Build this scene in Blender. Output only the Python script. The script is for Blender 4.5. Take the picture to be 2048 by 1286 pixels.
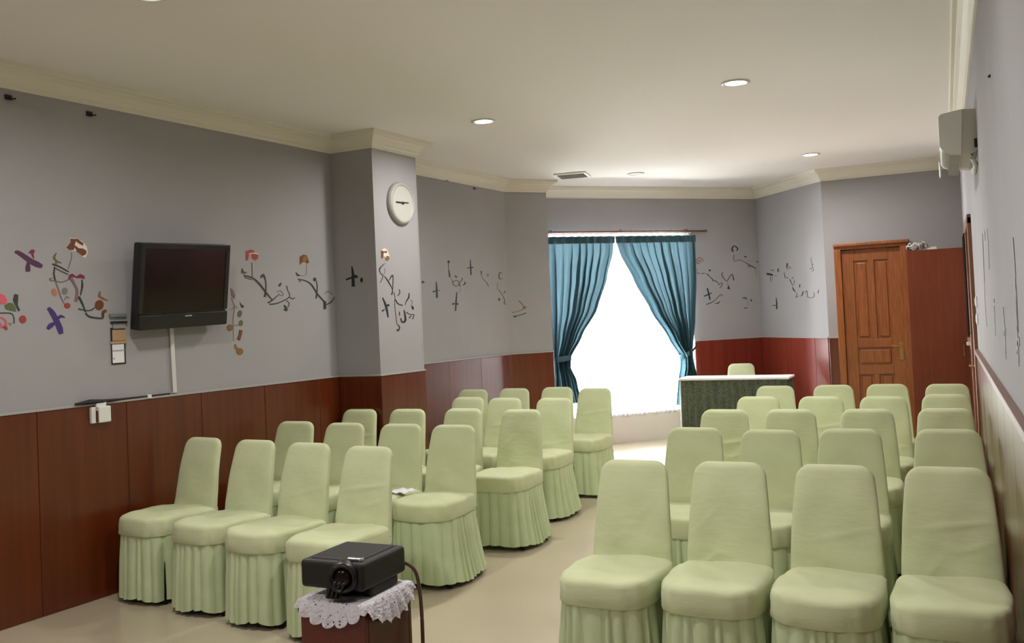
import bpy, bmesh, math, random
from mathutils import Vector, Matrix
random.seed(7)
for o in list(bpy.data.objects): bpy.data.objects.remove(o)
S = bpy.context.scene
COL = S.collection
R = math.radians
PI = math.pi

# ------------------------------------------------------------------ camera
F_PX, OY = 1852.5, -49.35
PITCH, ROLL, YAW = 0.02445, -0.04523, 0.43664
H = 1.6
_fw = Vector((-math.sin(YAW)*math.cos(PITCH), math.cos(YAW)*math.cos(PITCH), math.sin(PITCH)))
_r0 = Vector((math.cos(YAW), math.sin(YAW), 0)); _u0 = _r0.cross(_fw)
CR = math.cos(ROLL)*_r0 + math.sin(ROLL)*_u0
CU = -math.sin(ROLL)*_r0 + math.cos(ROLL)*_u0
CAM = Vector((0, 0, H))
cd = bpy.data.cameras.new('camera'); cam = bpy.data.objects.new('camera', cd); COL.objects.link(cam)
cd.sensor_fit = 'HORIZONTAL'; cd.sensor_width = 36; cd.lens = F_PX/2048*36
cd.shift_y = OY/2048; cd.clip_start = .02
m = Matrix((CR, CU, -_fw)).transposed().to_4x4(); m.translation = CAM; cam.matrix_world = m
S.camera = cam
# ------------------------------------------------------------------ world, exposure
w = bpy.data.worlds.new('overcast_sky'); S.world = w; w.use_nodes = True
bg = w.node_tree.nodes['Background']; bg.inputs[0].default_value = (1, .965, .955, 1); bg.inputs[1].default_value = 110.0
S.view_settings.view_transform = 'Standard'; S.view_settings.look = 'None'
S.view_settings.gamma = 1; S.view_settings.use_curve_mapping = False
S.view_settings.exposure = 0.1
LAMP_W = 25.0
CEIL = 3.2
LAMPS = [(-3.30, 3.2, 1), (-1.25, 3.2, 1), (-3.275, 6.63, 1), (-1.26, 6.59, 1), (-1.21, 10.2, 1), (-3.12, 10.17, 0), (-3.3, -.2, 1), (-1.25, -.2, 1)]
def area(name, loc, rot, size, power, color, spread=180, shape='DISK', sy=None, portal=False):
    l = bpy.data.lights.new(name, 'AREA'); l.shape = shape; l.size = size
    if sy: l.size_y = sy
    l.energy = power; l.color = color; l.spread = R(spread)
    if portal: l.cycles.is_portal = True
    o = bpy.data.objects.new(name, l); COL.objects.link(o); o.location = loc; o.rotation_euler = rot
    return o
DD = Vector((math.cos(.797855), math.sin(.797855), 0)); DN = Vector((-DD.y, DD.x, 0))   # window wall: along, outward
def dg(t, p, z=0): return DD*t + DN*p + Vector((0, 0, z))
WALLP = 10.40
area('window_portal', dg(5.36, WALLP+.16, 1.48), (R(-90), 0, math.atan2(DD.y, DD.x)), 2.1, 1, (1, 1, 1), 180, 'RECTANGLE', 2.3, True)

# ------------------------------------------------------------------ helpers
def lin(c):
    f = lambda v: v/12.92 if v <= .04045 else ((v+.055)/1.055)**2.4
    return tuple(f(v/255) for v in c) + (1,)
def mat(name, c, rough=.6, metal=0, c2=None, nscale=6, stretch=(1, 1, 1), bump=0, bscale=80, bstretch=(1, 1, 1), coat=0, coat_rough=.1, spec=.5, emit=0, sheen=0, detail=4, ramp=(.35, .65)):
    m = bpy.data.materials.new(name); m.use_nodes = True; nt = m.node_tree; N = nt.nodes; L = nt.links
    b = N['Principled BSDF']
    b.inputs['Base Color'].default_value = lin(c); b.inputs['Roughness'].default_value = rough
    b.inputs['Metallic'].default_value = metal; b.inputs['Coat Weight'].default_value = coat; b.inputs['Coat Roughness'].default_value = coat_rough
    b.inputs['Specular IOR Level'].default_value = spec; b.inputs['Sheen Weight'].default_value = sheen
    if emit:
        b.inputs['Emission Color'].default_value = lin(c); b.inputs['Emission Strength'].default_value = emit
    if c2 or bump:
        tc = N.new('ShaderNodeTexCoord')
    if c2:
        mp = N.new('ShaderNodeMapping'); mp.inputs['Scale'].default_value = stretch; L.new(tc.outputs['Object'], mp.inputs[0])
        n = N.new('ShaderNodeTexNoise'); n.inputs['Scale'].default_value = nscale; n.inputs['Detail'].default_value = detail; L.new(mp.outputs[0], n.inputs['Vector'])
        r = N.new('ShaderNodeValToRGB'); r.color_ramp.elements[0].color = lin(c); r.color_ramp.elements[1].color = lin(c2)
        r.color_ramp.elements[0].position, r.color_ramp.elements[1].position = ramp
        L.new(n.outputs[0], r.inputs[0]); L.new(r.outputs[0], b.inputs['Base Color'])
    if bump:
        mp2 = N.new('ShaderNodeMapping'); mp2.inputs['Scale'].default_value = bstretch; L.new(tc.outputs['Object'], mp2.inputs[0])
        n2 = N.new('ShaderNodeTexNoise'); n2.inputs['Scale'].default_value = bscale; n2.inputs['Detail'].default_value = 3; L.new(mp2.outputs[0], n2.inputs['Vector'])
        bp = N.new('ShaderNodeBump'); bp.inputs['Strength'].default_value = bump; bp.inputs['Distance'].default_value = .01
        L.new(n2.outputs[0], bp.inputs['Height']); L.new(bp.outputs[0], b.inputs['Normal'])
    return m
def sheer_mat(name, c, transp, transl, c2=None):
    m = bpy.data.materials.new(name); m.use_nodes = True; nt = m.node_tree; N = nt.nodes; L = nt.links
    out = N['Material Output']; N.remove(N['Principled BSDF'])
    d = N.new('ShaderNodeBsdfDiffuse'); t = N.new('ShaderNodeBsdfTranslucent'); tr = N.new('ShaderNodeBsdfTransparent')
    d.inputs[0].default_value = lin(c); t.inputs[0].default_value = lin(c2 or c)
    a = N.new('ShaderNodeMixShader'); a.inputs[0].default_value = transl; L.new(d.outputs[0], a.inputs[1]); L.new(t.outputs[0], a.inputs[2])
    b = N.new('ShaderNodeMixShader'); b.inputs[0].default_value = transp; L.new(a.outputs[0], b.inputs[1]); L.new(tr.outputs[0], b.inputs[2])
    L.new(b.outputs[0], out.inputs[0])
    return m
def glass_mat():
    m = bpy.data.materials.new('window_glass'); m.use_nodes = True; nt = m.node_tree; N = nt.nodes; L = nt.links
    out = N['Material Output']; N.remove(N['Principled BSDF'])
    g = N.new('ShaderNodeBsdfGlossy'); g.inputs['Roughness'].default_value = .02; t = N.new('ShaderNodeBsdfTransparent'); t.inputs[0].default_value = (.95, .97, .97, 1)
    fr = N.new('ShaderNodeFresnel'); x = N.new('ShaderNodeMixShader'); L.new(fr.outputs[0], x.inputs[0]); L.new(t.outputs[0], x.inputs[1]); L.new(g.outputs[0], x.inputs[2]); L.new(x.outputs[0], out.inputs[0])
    return m
def lace_mat():
    m = mat('white_lace', (232, 227, 234), .9, bump=1.0, bscale=110); nt = m.node_tree; N = nt.nodes; L = nt.links
    b = N['Principled BSDF']; tc = N.new('ShaderNodeTexCoord'); v = N.new('ShaderNodeTexVoronoi'); v.inputs['Scale'].default_value = 75
    n = N.new('ShaderNodeTexNoise'); n.inputs['Scale'].default_value = 30
    L.new(tc.outputs['Object'], v.inputs['Vector']); L.new(tc.outputs['Object'], n.inputs['Vector'])
    a = N.new('ShaderNodeMath'); a.operation = 'MULTIPLY'; L.new(v.outputs['Distance'], a.inputs[0]); L.new(n.outputs[0], a.inputs[1])
    g = N.new('ShaderNodeMath'); g.operation = 'GREATER_THAN'; g.inputs[1].default_value = .075; L.new(a.outputs[0], g.inputs[0]); L.new(g.outputs[0], b.inputs['Alpha'])
    return m

def tag(o, label=None, cat=None, group=None, kind=None):
    if label: o['label'] = label
    if cat: o['category'] = cat
    if group: o['group'] = group
    if kind: o['kind'] = kind
    return o
def thing(name, loc, label, cat, group=None, rz=0):
    o = bpy.data.objects.new(name, None); COL.objects.link(o); o.location = loc; o.rotation_euler = (0, 0, rz); o.empty_display_size = .05
    return tag(o, label, cat, group)
def mesh_of(name, verts, faces, m, smooth=False):
    me = bpy.data.meshes.new(name); me.from_pydata([tuple(v) for v in verts], [], faces); me.materials.append(m)
    bm = bmesh.new(); bm.from_mesh(me); bmesh.ops.recalc_face_normals(bm, faces=bm.faces); bm.to_mesh(me); bm.free()
    if smooth: me.polygons.foreach_set('use_smooth', [True]*len(me.polygons))
    me.update()
    return me
class MB:
    """collects shapes given in world (or thing-local) coordinates"""
    def __init__(s): s.v = []; s.f = []
    def add(s, vs, fs):
        k = len(s.v); s.v += [Vector(v) for v in vs]; s.f += [tuple(i+k for i in f) for f in fs]; return s
    def bm(s, b, M=Matrix()):
        b.verts.index_update(); s.add([M @ v.co for v in b.verts], [[v.index for v in f.verts] for f in b.faces]); b.free(); return s
    def box(s, c, d, bev=0, M=Matrix(), seg=2):
        b = bmesh.new(); bmesh.ops.create_cube(b, size=1)
        for v in b.verts: v.co = Vector((v.co.x*d[0]+c[0], v.co.y*d[1]+c[1], v.co.z*d[2]+c[2]))
        if bev: bmesh.ops.bevel(b, geom=b.edges[:], offset=bev, segments=seg, affect='EDGES', profile=.5)
        return s.bm(b, M)
    def prism(s, poly, a, b_, ):
        """poly: world points; a,b_: two offset vectors"""
        n = len(poly); vs = [Vector(p)+Vector(a) for p in poly]+[Vector(p)+Vector(b_) for p in poly]
        fs = [tuple(range(n)), tuple(range(2*n-1, n-1, -1))]+[(i, (i+1) % n, n+(i+1) % n, n+i) for i in range(n)]
        return s.add(vs, fs)
    def tube(s, pts, r, k=8, cap=True):
        pts = [Vector(p) for p in pts]; n = len(pts); rr = r if isinstance(r, (list, tuple)) else [r]*n
        vs = []; up = Vector((0, 0, 1))
        for i, p in enumerate(pts):
            t = (pts[min(i+1, n-1)]-pts[max(i-1, 0)]).normalized()
            a = t.cross(up if abs(t.z) < .95 else Vector((1, 0, 0))).normalized(); b = t.cross(a)
            vs += [p+(a*math.cos(2*PI*j/k)+b*math.sin(2*PI*j/k))*rr[i] for j in range(k)]
        fs = [(i*k+j, i*k+(j+1) % k, (i+1)*k+(j+1) % k, (i+1)*k+j) for i in range(n-1) for j in range(k)]
        if cap: fs += [tuple(range(k)), tuple(range((n-1)*k, n*k))]
        return s.add(vs, fs)
    def lathe(s, prof, c, axis=(0, 0, 1), k=32):
        q = Vector((0, 0, 1)).rotation_difference(Vector(axis)); c = Vector(c); n = len(prof)
        vs = [c+q @ Vector((r*math.cos(2*PI*j/k), r*math.sin(2*PI*j/k), z)) for r, z in prof for j in range(k)]
        fs = [(i*k+j, i*k+(j+1) % k, (i+1)*k+(j+1) % k, (i+1)*k+j) for i in range(n-1) for j in range(k)]
        fs += [tuple(range(k)), tuple(range((n-1)*k, n*k))]
        return s.add(vs, fs)
    def build(s, name, m, parent=None, smooth=False, local=False):
        base = Vector(parent.matrix_basis.translation) if parent and not local else Vector()
        p = parent
        while p and p.parent and not local: p = p.parent; base += p.matrix_basis.translation
        o = bpy.data.objects.new(name, mesh_of(name, [v-base for v in s.v], s.f, m, smooth)); COL.objects.link(o); o.parent = parent
        return o
def shade_auto(o, ang=35):
    me = o.data; me.polygons.foreach_set('use_smooth', [True]*len(me.polygons))
    try: me.set_sharp_from_angle(angle=R(ang))
    except Exception: pass
    return o
def grid_mesh(nu, nv, fn, loop=False):
    vs = [fn(i/(nu if loop else nu-1), j/(nv-1)) for j in range(nv) for i in range(nu)]
    fs = [(j*nu+i, j*nu+(i+1) % nu, (j+1)*nu+(i+1) % nu, (j+1)*nu+i) for j in range(nv-1) for i in range(nu if loop else nu-1)]
    return vs, fs
def cm3(P, sub=6):
    P = [Vector(p) for p in P]; out = []
    for i in range(len(P)-1):
        a, b, c, d = P[max(i-1, 0)], P[i], P[i+1], P[min(i+2, len(P)-1)]
        out += [.5*(2*b+(c-a)*t+(2*a-5*b+4*c-d)*t*t+(3*b-a-3*c+d)*t**3) for t in [k/sub for k in range(sub)]]
    return out+[P[-1]]
def at(px, py, p0, n):
    d = (px-1024)/F_PX*CR-(py-643-OY)/F_PX*CU+_fw
    return CAM+d*((Vector(p0)-CAM).dot(n)/d.dot(n))

# ------------------------------------------------------------------ materials
WALL = mat('blue_grey_paint', (167, 165, 167), .85, c2=(162, 160, 162), nscale=1.2, bump=.04, bscale=160, spec=.1)
CEILM = mat('ceiling_paint', (243, 238, 235), .85, bump=.03, bscale=120, spec=.1)
CROWN = mat('cornice_paint', (228, 222, 208), .5)
PANEL = mat('mahogany_laminate', (84, 30, 4), .4, c2=(97, 38, 8), nscale=3, stretch=(6, 6, .35), coat=1, coat_rough=.27, spec=.15)
PANELR = mat('mahogany_laminate_red', (102, 34, 24), .32, c2=(116, 42, 28), nscale=3, stretch=(6, 6, .35), coat=.6, coat_rough=.17, spec=.25)
CABM = mat('cabinet_laminate', (106, 46, 24), .45, c2=(114, 51, 27), nscale=4, stretch=(8, 8, .6), coat=.1, spec=.3)
DOORW = mat('varnished_teak', (126, 66, 24), .4, c2=(154, 88, 36), nscale=6, stretch=(14, 14, .8), coat=.3, coat_rough=.2)
JAMB = mat('brown_jamb_wood', (112, 72, 48), .45, c2=(128, 84, 58), nscale=6, stretch=(10, 10, .6))
CAPL = mat('pale_cap_strip', (170, 165, 160), .5)
CAPR = mat('brown_cap_strip', (120, 92, 78), .45)
FLOORM = mat('polished_cream_tile', (182, 170, 146), .3, c2=(190, 178, 154), nscale=1.5, coat=.25, coat_rough=.08)
SILLW = mat('white_sill_paint', (225, 214, 210), .5)
GREEN = mat('green_cover_fabric', (205, 212, 171), .9, c2=(199, 206, 164), nscale=7, bump=.16, bscale=14, bstretch=(1, 1, 3), sheen=.15, spec=.2)
SKIRT = mat('green_skirt_fabric', (198, 210, 170), .9, c2=(191, 204, 161), nscale=9, bump=.12, bscale=40, bstretch=(2, 2, .3), sheen=.15, spec=.2)
LEGM = mat('dark_chair_metal', (30, 28, 28), .4, metal=.6)
TEAL = sheer_mat('teal_curtain_fabric', (62, 90, 100), .0, .06, c2=(108, 138, 150))
TEALD = mat('teal_band_fabric', (58, 88, 98), .9)
SHEER = sheer_mat('white_sheer_fabric', (245, 247, 250), .35, .75)
GLASS = glass_mat()
ALU = mat('white_window_frame', (225, 228, 230), .4)
WHITE = mat('white_plastic', (225, 225, 220), .4)
GREYW = mat('grey_white_plastic', (196, 194, 186), .45)
BLACK = mat('black_plastic', (20, 19, 20), .35, bump=.03, bscale=300)
BLACKM = mat('black_matt', (24, 23, 22), .55)
SCREEN = mat('dark_screen_glass', (24, 5, 7), .15, spec=.3)
CHROME = mat('chrome', (200, 198, 190), .2, metal=1)
BRASS = mat('brass', (172, 132, 84), .35, metal=1)
TABLEW = mat('white_table_cloth', (240, 240, 240), .8)
TSK = mat('olive_skirt_fabric', (66, 74, 60), .85, c2=(92, 100, 82), nscale=45, detail=2)
MAROON = mat('maroon_laminate', (92, 30, 24), .35, c2=(80, 34, 24), nscale=2, coat=.2)
LACE = lace_mat()
CORD = mat('brown_cord', (78, 52, 34), .5)
INK = mat('black_decal', (30, 30, 30), .6); INKB = mat('blueblack_decal', (26, 32, 42), .6)
GREYD = mat('grey_decal', (120, 116, 112), .6)
BROWNP = mat('brown_petal', (112, 60, 34), .6); CREAMP = mat('cream_petal', (222, 212, 200), .6); REDP = mat('red_petal', (156, 60, 52), .6)
PINKP = mat('pink_petal', (206, 92, 108), .6); MAUVE = mat('mauve_stem', (128, 98, 100), .6); PLUM = mat('plum_decal', (84, 44, 78), .6); VIOLET = mat('violet_decal', (66, 42, 110), .6)
MAGENTA = mat('magenta_petal', (128, 38, 72), .6); OLIVE = mat('olive_leaf', (92, 98, 60), .6); DGREEN = mat('dark_green_leaf', (52, 58, 48), .6); TAN = mat('tan_card', (178, 148, 112), .7); GOLD = mat('gold_petal', (132, 96, 52), .6); ORANGE = mat('orange_leaf', (172, 116, 84), .6); BOARDM = mat('matt_black_board', (16, 14, 14), .95, spec=.05)
CLOCKF = mat('pale_clock_face', (186, 185, 178), .6); CLOCKR = mat('grey_clock_rim', (168, 167, 160), .45); PAPER = mat('white_paper', (232, 230, 234), .8); PAPERG = mat('grey_paper', (150, 150, 158), .8); STEELG = mat('grey_steel', (120, 126, 124), .4)
LENSM = mat('downlight_lens', (255, 250, 240), .3, emit=14); LENSOFF = mat('downlight_lens_unlit', (240, 236, 228), .3)

# ------------------------------------------------------------------ room shell
LH = .07817
LD = Vector((math.sin(LH), math.cos(LH), 0)); LN = Vector((LD.y, -LD.x, 0))       # left wall: along, into the room
XA = lambda y: -4.625+math.tan(LH)*(y-6.416)
XB = lambda y: -4.575+math.tan(LH)*(y-8.75)
YF = -2.6; XR = .22; YB = 11.45
A0 = Vector((XA(YF), YF, 0)); A1 = Vector((XA(6.416), 6.416, 0)); C1 = Vector((-4.21, 6.416, 0)); C2 = C1+LD*.62
B0 = Vector((XB(C2.y), C2.y, 0)); B1 = Vector((XB(9.57), 9.57, 0)); D1 = Vector((-4.155, 9.97, 0))
pD = D1.dot(DN); E1 = D1+DN*(WALLP-pD); TC = 7.47; F1 = dg(TC, WALLP)
G1 = Vector((-1.258, YB, 0)); H1 = Vector((XR, YB, 0)); I1 = Vector((XR, YF, 0))
TE = E1.dot(DD)
PW = -DN   # pw wall direction from F1 to G1
def struct(mb, name, m, parent=None):
    o = mb.build(name, m, parent)
    if not parent: o['kind'] = 'structure'
    return o
def wallbox(mb, p, q, z0, z1, t=.12, ext=0):
    d = (q-p).normalized(); n = Vector((d.y, -d.x, 0)); p = p-d*ext; q = q+d*ext
    poly = [p, q, q-n*t, p-n*t]
    return mb.prism(poly, (0, 0, z0), (0, 0, z1))
ZW = CEIL+.05
def wall(name, p, q, ext=0): return struct(wallbox(MB(), p, q, 0, ZW, ext=ext), name, WALL)
wA = wall('wall_left', A0, A1)
wP = MB(); wallbox(wP, A1, C1, 0, ZW, .02); wallbox(wP, C1, C2, 0, ZW, .3); wallbox(wP, C2, B0, 0, ZW, .02)
wPil = struct(wP, 'wall_pillar', WALL)
wB = wall('wall_left', B0, B1)
wC = MB(); wallbox(wC, B1, D1, 0, ZW); wallbox(wC, D1, E1, 0, ZW, .1); wCor = struct(wC, 'wall_corner', WALL)
WT0, WT1, WZ0, WZ1 = TE+.04, 6.415, .36, 2.62
wW = MB()
wallbox(wW, dg(TE, WALLP), dg(WT0, WALLP), 0, ZW, .16); wallbox(wW, dg(WT1, WALLP), F1, 0, ZW, .16, 0); wallbox(wW, dg(WT0, WALLP), dg(WT1, WALLP), WZ1, ZW, .16)
wWin = struct(wW, 'wall_back', WALL)
wS = struct(wallbox(MB(), dg(WT0, WALLP), dg(WT1, WALLP), 0, WZ0, .16), 'wall_sill', SILLW)
wN = wall('wall_nook', F1, G1)
DX0, DX1, DZ1 = -1.075, -.43, 2.235
dW = MB(); wallbox(dW, G1, Vector((DX0, YB, 0)), 0, ZW); wallbox(dW, Vector((DX1, YB, 0)), H1, 0, ZW); wallbox(dW, Vector((DX0, YB, 0)), Vector((DX1, YB, 0)), DZ1, ZW)
wD = struct(dW, 'wall_door', WALL)
wR = wall('wall_right', H1, I1)
wF = wall('wall_front', I1, A0)
fl = struct(MB().box((-2.4, 5, -.05), (6.6, 17, .1)), 'floor', FLOORM)
ce = struct(MB().box((-2.4, 5, CEIL+.075), (6.6, 17, .15)), 'ceiling', CEILM)

# cornice swept round the room
POLY = [A0, A1, C1, C2, B0, B1, D1, E1, F1, G1, H1, I1]
def offset_poly(P, d):
    out = []; n = len(P)
    for i in range(n):
        a, b, c = P[i-1], P[i], P[(i+1) % n]
        d1 = (b-a).normalized(); d2 = (c-b).normalized(); n1 = Vector((d1.y, -d1.x, 0)); n2 = Vector((d2.y, -d2.x, 0))
        p1 = b+n1*d; p2 = b+n2*d; cr = d1.x*d2.y-d1.y*d2.x
        if abs(cr) < 1e-6: out.append(p1); continue
        s = ((p2.x-p1.x)*d2.y-(p2.y-p1.y)*d2.x)/cr; out.append(p1+d1*s)
    return out
prof = [(0, 3.063), (.012, 3.063), (.014, 3.085), (.024, 3.092), (.034, 3.112), (.055, 3.14), (.078, 3.156), (.082, 3.166), (.104, 3.168), (.108, 3.178), (.112, 3.201)]
cm = MB(); rings = [[Vector((p.x, p.y, z)) for p in offset_poly(POLY, o)] for o, z in prof]; n = len(POLY)
cm.add([v for r in rings for v in r], [(i*n+j, i*n+(j+1) % n, (i+1)*n+(j+1) % n, (i+1)*n+j) for i in range(len(prof)-1) for j in range(n)])
struct(cm, 'trim_1', CROWN)

# wainscot: one panel object per board, a cap strip on top
ZP = 1.2
PCACHE = {}
def wainscot(parent, p, q, step=.61, m=PANEL, cap=CAPL, ztop=ZP, t=.014, first=None, capw=.02, caph=.014):
    d = (q-p); Ln = d.length; d = d/Ln; nn = Vector((d.y, -d.x, 0)); cuts = [0]; x = first or step
    while x < Ln-.06: cuts.append(x); x += step
    cuts.append(Ln)
    for a, b in zip(cuts[:-1], cuts[1:]):
        mb = MB(); z1 = ztop-caph; g = .0012
        M = Matrix((d, nn, Vector((0, 0, 1)))).transposed().to_4x4(); M.translation = p
        mb.box(((a+b)/2, t/2, z1/2), (b-a-2*g, t, z1), .003, M, 1)
        mb.build('panel', m, parent)
    mb = MB(); M = Matrix((d, nn, Vector((0, 0, 1)))).transposed().to_4x4(); M.translation = p
    mb.box((Ln/2, capw/2, ztop-caph/2), (Ln, capw, caph), .002, M, 1); mb.build('cap_rail', cap, parent)
wainscot(wA, A0+LD*3.9, A1, .61)
wainscot(wPil, A1+LN*.014, C1+Vector((.014, 0, 0)), .61, first=1)
wainscot(wPil, C1-LD*.014, C2, .7)
wainscot(wB, B0, B1, .62, first=.62, ztop=1.215)
wainscot(wCor, B1, D1, 1, ztop=1.215)
wainscot(wWin, dg(WT1+.012, WALLP), F1, .8, m=PANELR, ztop=1.225)
wainscot(wN, F1, G1, .62, ztop=1.225, m=PANELR)
wainscot(wD, G1, Vector((DX0-.07, YB, 0)), .61, ztop=1.225)
wainscot(wR, Vector((XR, 8.22, 0)), Vector((XR, 1.0, 0)), .61, cap=CAPR, capw=.03, caph=.035)
wainscot(wR, Vector((XR, 10.88, 0)), Vector((XR, 9.32, 0)), .61, cap=CAPR, capw=.03, caph=.035)

# window: frame, mullions, panes
def lmb(): return MB()
DM = Matrix((DD, DN, Vector((0, 0, 1)))).transposed().to_4x4()
wt = thing('window_1', dg((WT0+WT1)/2, WALLP+.1, WZ0), None, None); wt['kind'] = 'structure'
fm = MB(); tm = (WT0+WT1)/2; wl = WT1-WT0; hz = WZ1-WZ0
for z in (WZ0+.03, WZ1-.03): fm.box((tm, WALLP+.1, z), (wl, .06, .06), .004, DM)
for t in (WT0+.03, tm, WT1-.03): fm.box((t, WALLP+.1, (WZ0+WZ1)/2), (.06, .055, hz-.1), .004, DM)
fm.build('window_frame', ALU, wt)
for t in (WT0+wl/4, WT1-wl/4): MB().box((t, WALLP+.1, (WZ0+WZ1)/2), (wl/2-.08, .006, hz-.11), 0, DM).build('pane', GLASS, wt)
MB().box((tm, WALLP+.07, WZ0+.006), (wl, .18, .024), .004, DM).build('window_sill', SILLW, wt)

# wooden door in the back wall
dr = thing('door_1', ((DX0+DX1)/2, YB, 0), None, None); dr['kind'] = 'structure'
f = MB()
f.box((DX0-.035, YB-.02, 1.12), (.075, .1, 2.24), .006); f.box((DX1+.035, YB-.02, 1.12), (.075, .1, 2.24), .006)
f.box(((DX0+DX1)/2, YB-.02, 2.255), (DX1-DX0+.145, .1, .04), .006); f.box(((DX0+DX1)/2+.01, YB-.04, 2.288), (DX1-DX0+.17, .15, .034), .008)
f.build('door_frame', DOORW, dr)
leaf = MB(); lw = DX1-DX0; yl = YB+.02
def rail(x0, x1, z0, z1): leaf.box(((x0+x1)/2, yl, (z0+z1)/2), (x1-x0, .04, z1-z0), .004)
x0, x1 = DX0+.003, DX1-.003; xa, xb = x0+.13, x1-.13; xm = (xa+xb)/2
rail(x0, xa, .01, 2.23); rail(xb, x1, .01, 2.23)
for z0, z1 in ((.01, .22), (.78, .88), (1.09, 1.19), (2.1, 2.234)): rail(xa, xb, z0, z1)
rail(xm-.03, xm+.03, 1.19, 2.1); rail(xm-.03, xm+.03, .22, .78)
lf = leaf.build('door_leaf', DOORW, dr); lf['label'] = 'varnished teak stiles and rails of the door leaf'
def inset(x0, x1, z0, z1):
    p = MB(); p.box(((x0+x1)/2, yl+.008, (z0+z1)/2), (x1-x0+.004, .012, z1-z0+.004))
    p.box(((x0+x1)/2, yl-.002, (z0+z1)/2), (x1-x0-.05, .022, z1-z0-.05), .01)
    p.build('door_panel', DOORW, dr)
inset(xa, xm-.03, 1.19, 2.1); inset(xm+.03, xb, 1.19, 2.1); inset(xa, xb, .88, 1.09); inset(xa, xm-.03, .22, .78); inset(xm+.03, xb, .22, .78)
MB().box(((DX0+DX1)/2, YB+.09, 1.13), (DX1-DX0+.1, .03, 2.3)).build('unseen_back_panel', DOORW, dr)  # unseen board added behind the leaf to keep sky light from leaking in
hd = MB(); hx = -.495; hz_ = 1.1
hd.box((hx+.02, yl-.024, hz_-.06), (.045, .008, .2), .003); hd.tube([(hx+.02, yl-.025, hz_), (hx+.02, yl-.065, hz_), (hx-.09, yl-.068, hz_+.004)], .009, 10)
hd.tube([(hx+.02, yl-.024, hz_-.12), (hx+.02, yl-.038, hz_-.12)], .014, 12)
hd.build('door_handle', BRASS, dr)

# door in the right wall, seen edge on
d2 = thing('door_2', (XR, 8.75, 0), None, None); d2['kind'] = 'structure'
f = MB(); f.box((XR-.005, 8.31, 1.13), (.05, .08, 2.26), .006); f.box((XR-.005, 9.27, 1.13), (.05, .08, 2.26), .006); f.box((XR-.005, 8.79, 2.24), (.05, 1.04, .08), .006)
f.build('door_frame', JAMB, d2)
MB().box((XR+.006, 8.79, 1.1), (.03, .9, 2.19), .004).build('door_leaf', DOORW, d2)
k = MB(); k.tube([(XR-.02, 8.42, 1.05), (XR-.06, 8.42, 1.05), (XR-.06, 8.53, 1.05)], .009, 8); k.build('door_handle', BRASS, d2)

# ------------------------------------------------------------------ ceiling fittings
for i, (x, y, on) in enumerate(LAMPS):
    lab = {0: 'round recessed downlight cut by the top edge above the television wall', 2: 'lit round downlight nearest the pillar with the clock', 3: 'lit round downlight, largest one right of the ceiling middle',
           4: 'lit small round downlight in front of the wooden door', 5: 'unlit round downlight beside the square ceiling vent'}.get(i, 'round recessed downlight behind the front chair rows' if i == 1 else ('left' if i == 6 else 'right')+' round downlight in the ceiling behind the camera')
    t = thing('downlight', (x, y, CEIL), lab, 'ceiling light', 'recessed downlights')
    MB().lathe([(.072, .001), (.098, .001), (.1, -.006), (.092, -.011), (.074, -.008), (.07, -.002)], (x, y, CEIL), k=40).build('trim_ring', WHITE, t, True)
    MB().lathe([(.0705, 0), (.0705, -.003), (.05, -.006), (.01, -.008)], (x, y, CEIL), k=40).build('lens', LENSM if on else LENSOFF, t, True)
    if on:
        a = area('lamp', (0, 0, -.02), (0, 0, 0), .15, LAMP_W, (1, .975, .94), 166); a.parent = t
vt = thing('ceiling_vent', (-3.73, 9.75, CEIL), 'square grey louvred air vent in the ceiling left of the unlit downlight', 'vent')
vr = Matrix.Rotation(R(10), 4, 'Z'); vr.translation = Vector((-3.73, 9.75, CEIL))
v = MB()
for s in (-1, 1): v.box((s*.165, 0, -.008), (.03, .36, .02), .004, vr); v.box((0, s*.165, -.008), (.3, .03, .02), .004, vr)
v.build('frame', WHITE, vt)
MB().box((0, 0, -.001), (.3, .3, .002), 0, vr).build('backing', BLACKM, vt)
for i in range(6):
    M = vr @ Matrix.Translation((0, -.125+.05*i, -.012)) @ Matrix.Rotation(R(35), 4, 'X'); MB().box((0, 0, 0), (.3, .042, .003), 0, M).build('slat', GREYW, vt)

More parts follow.
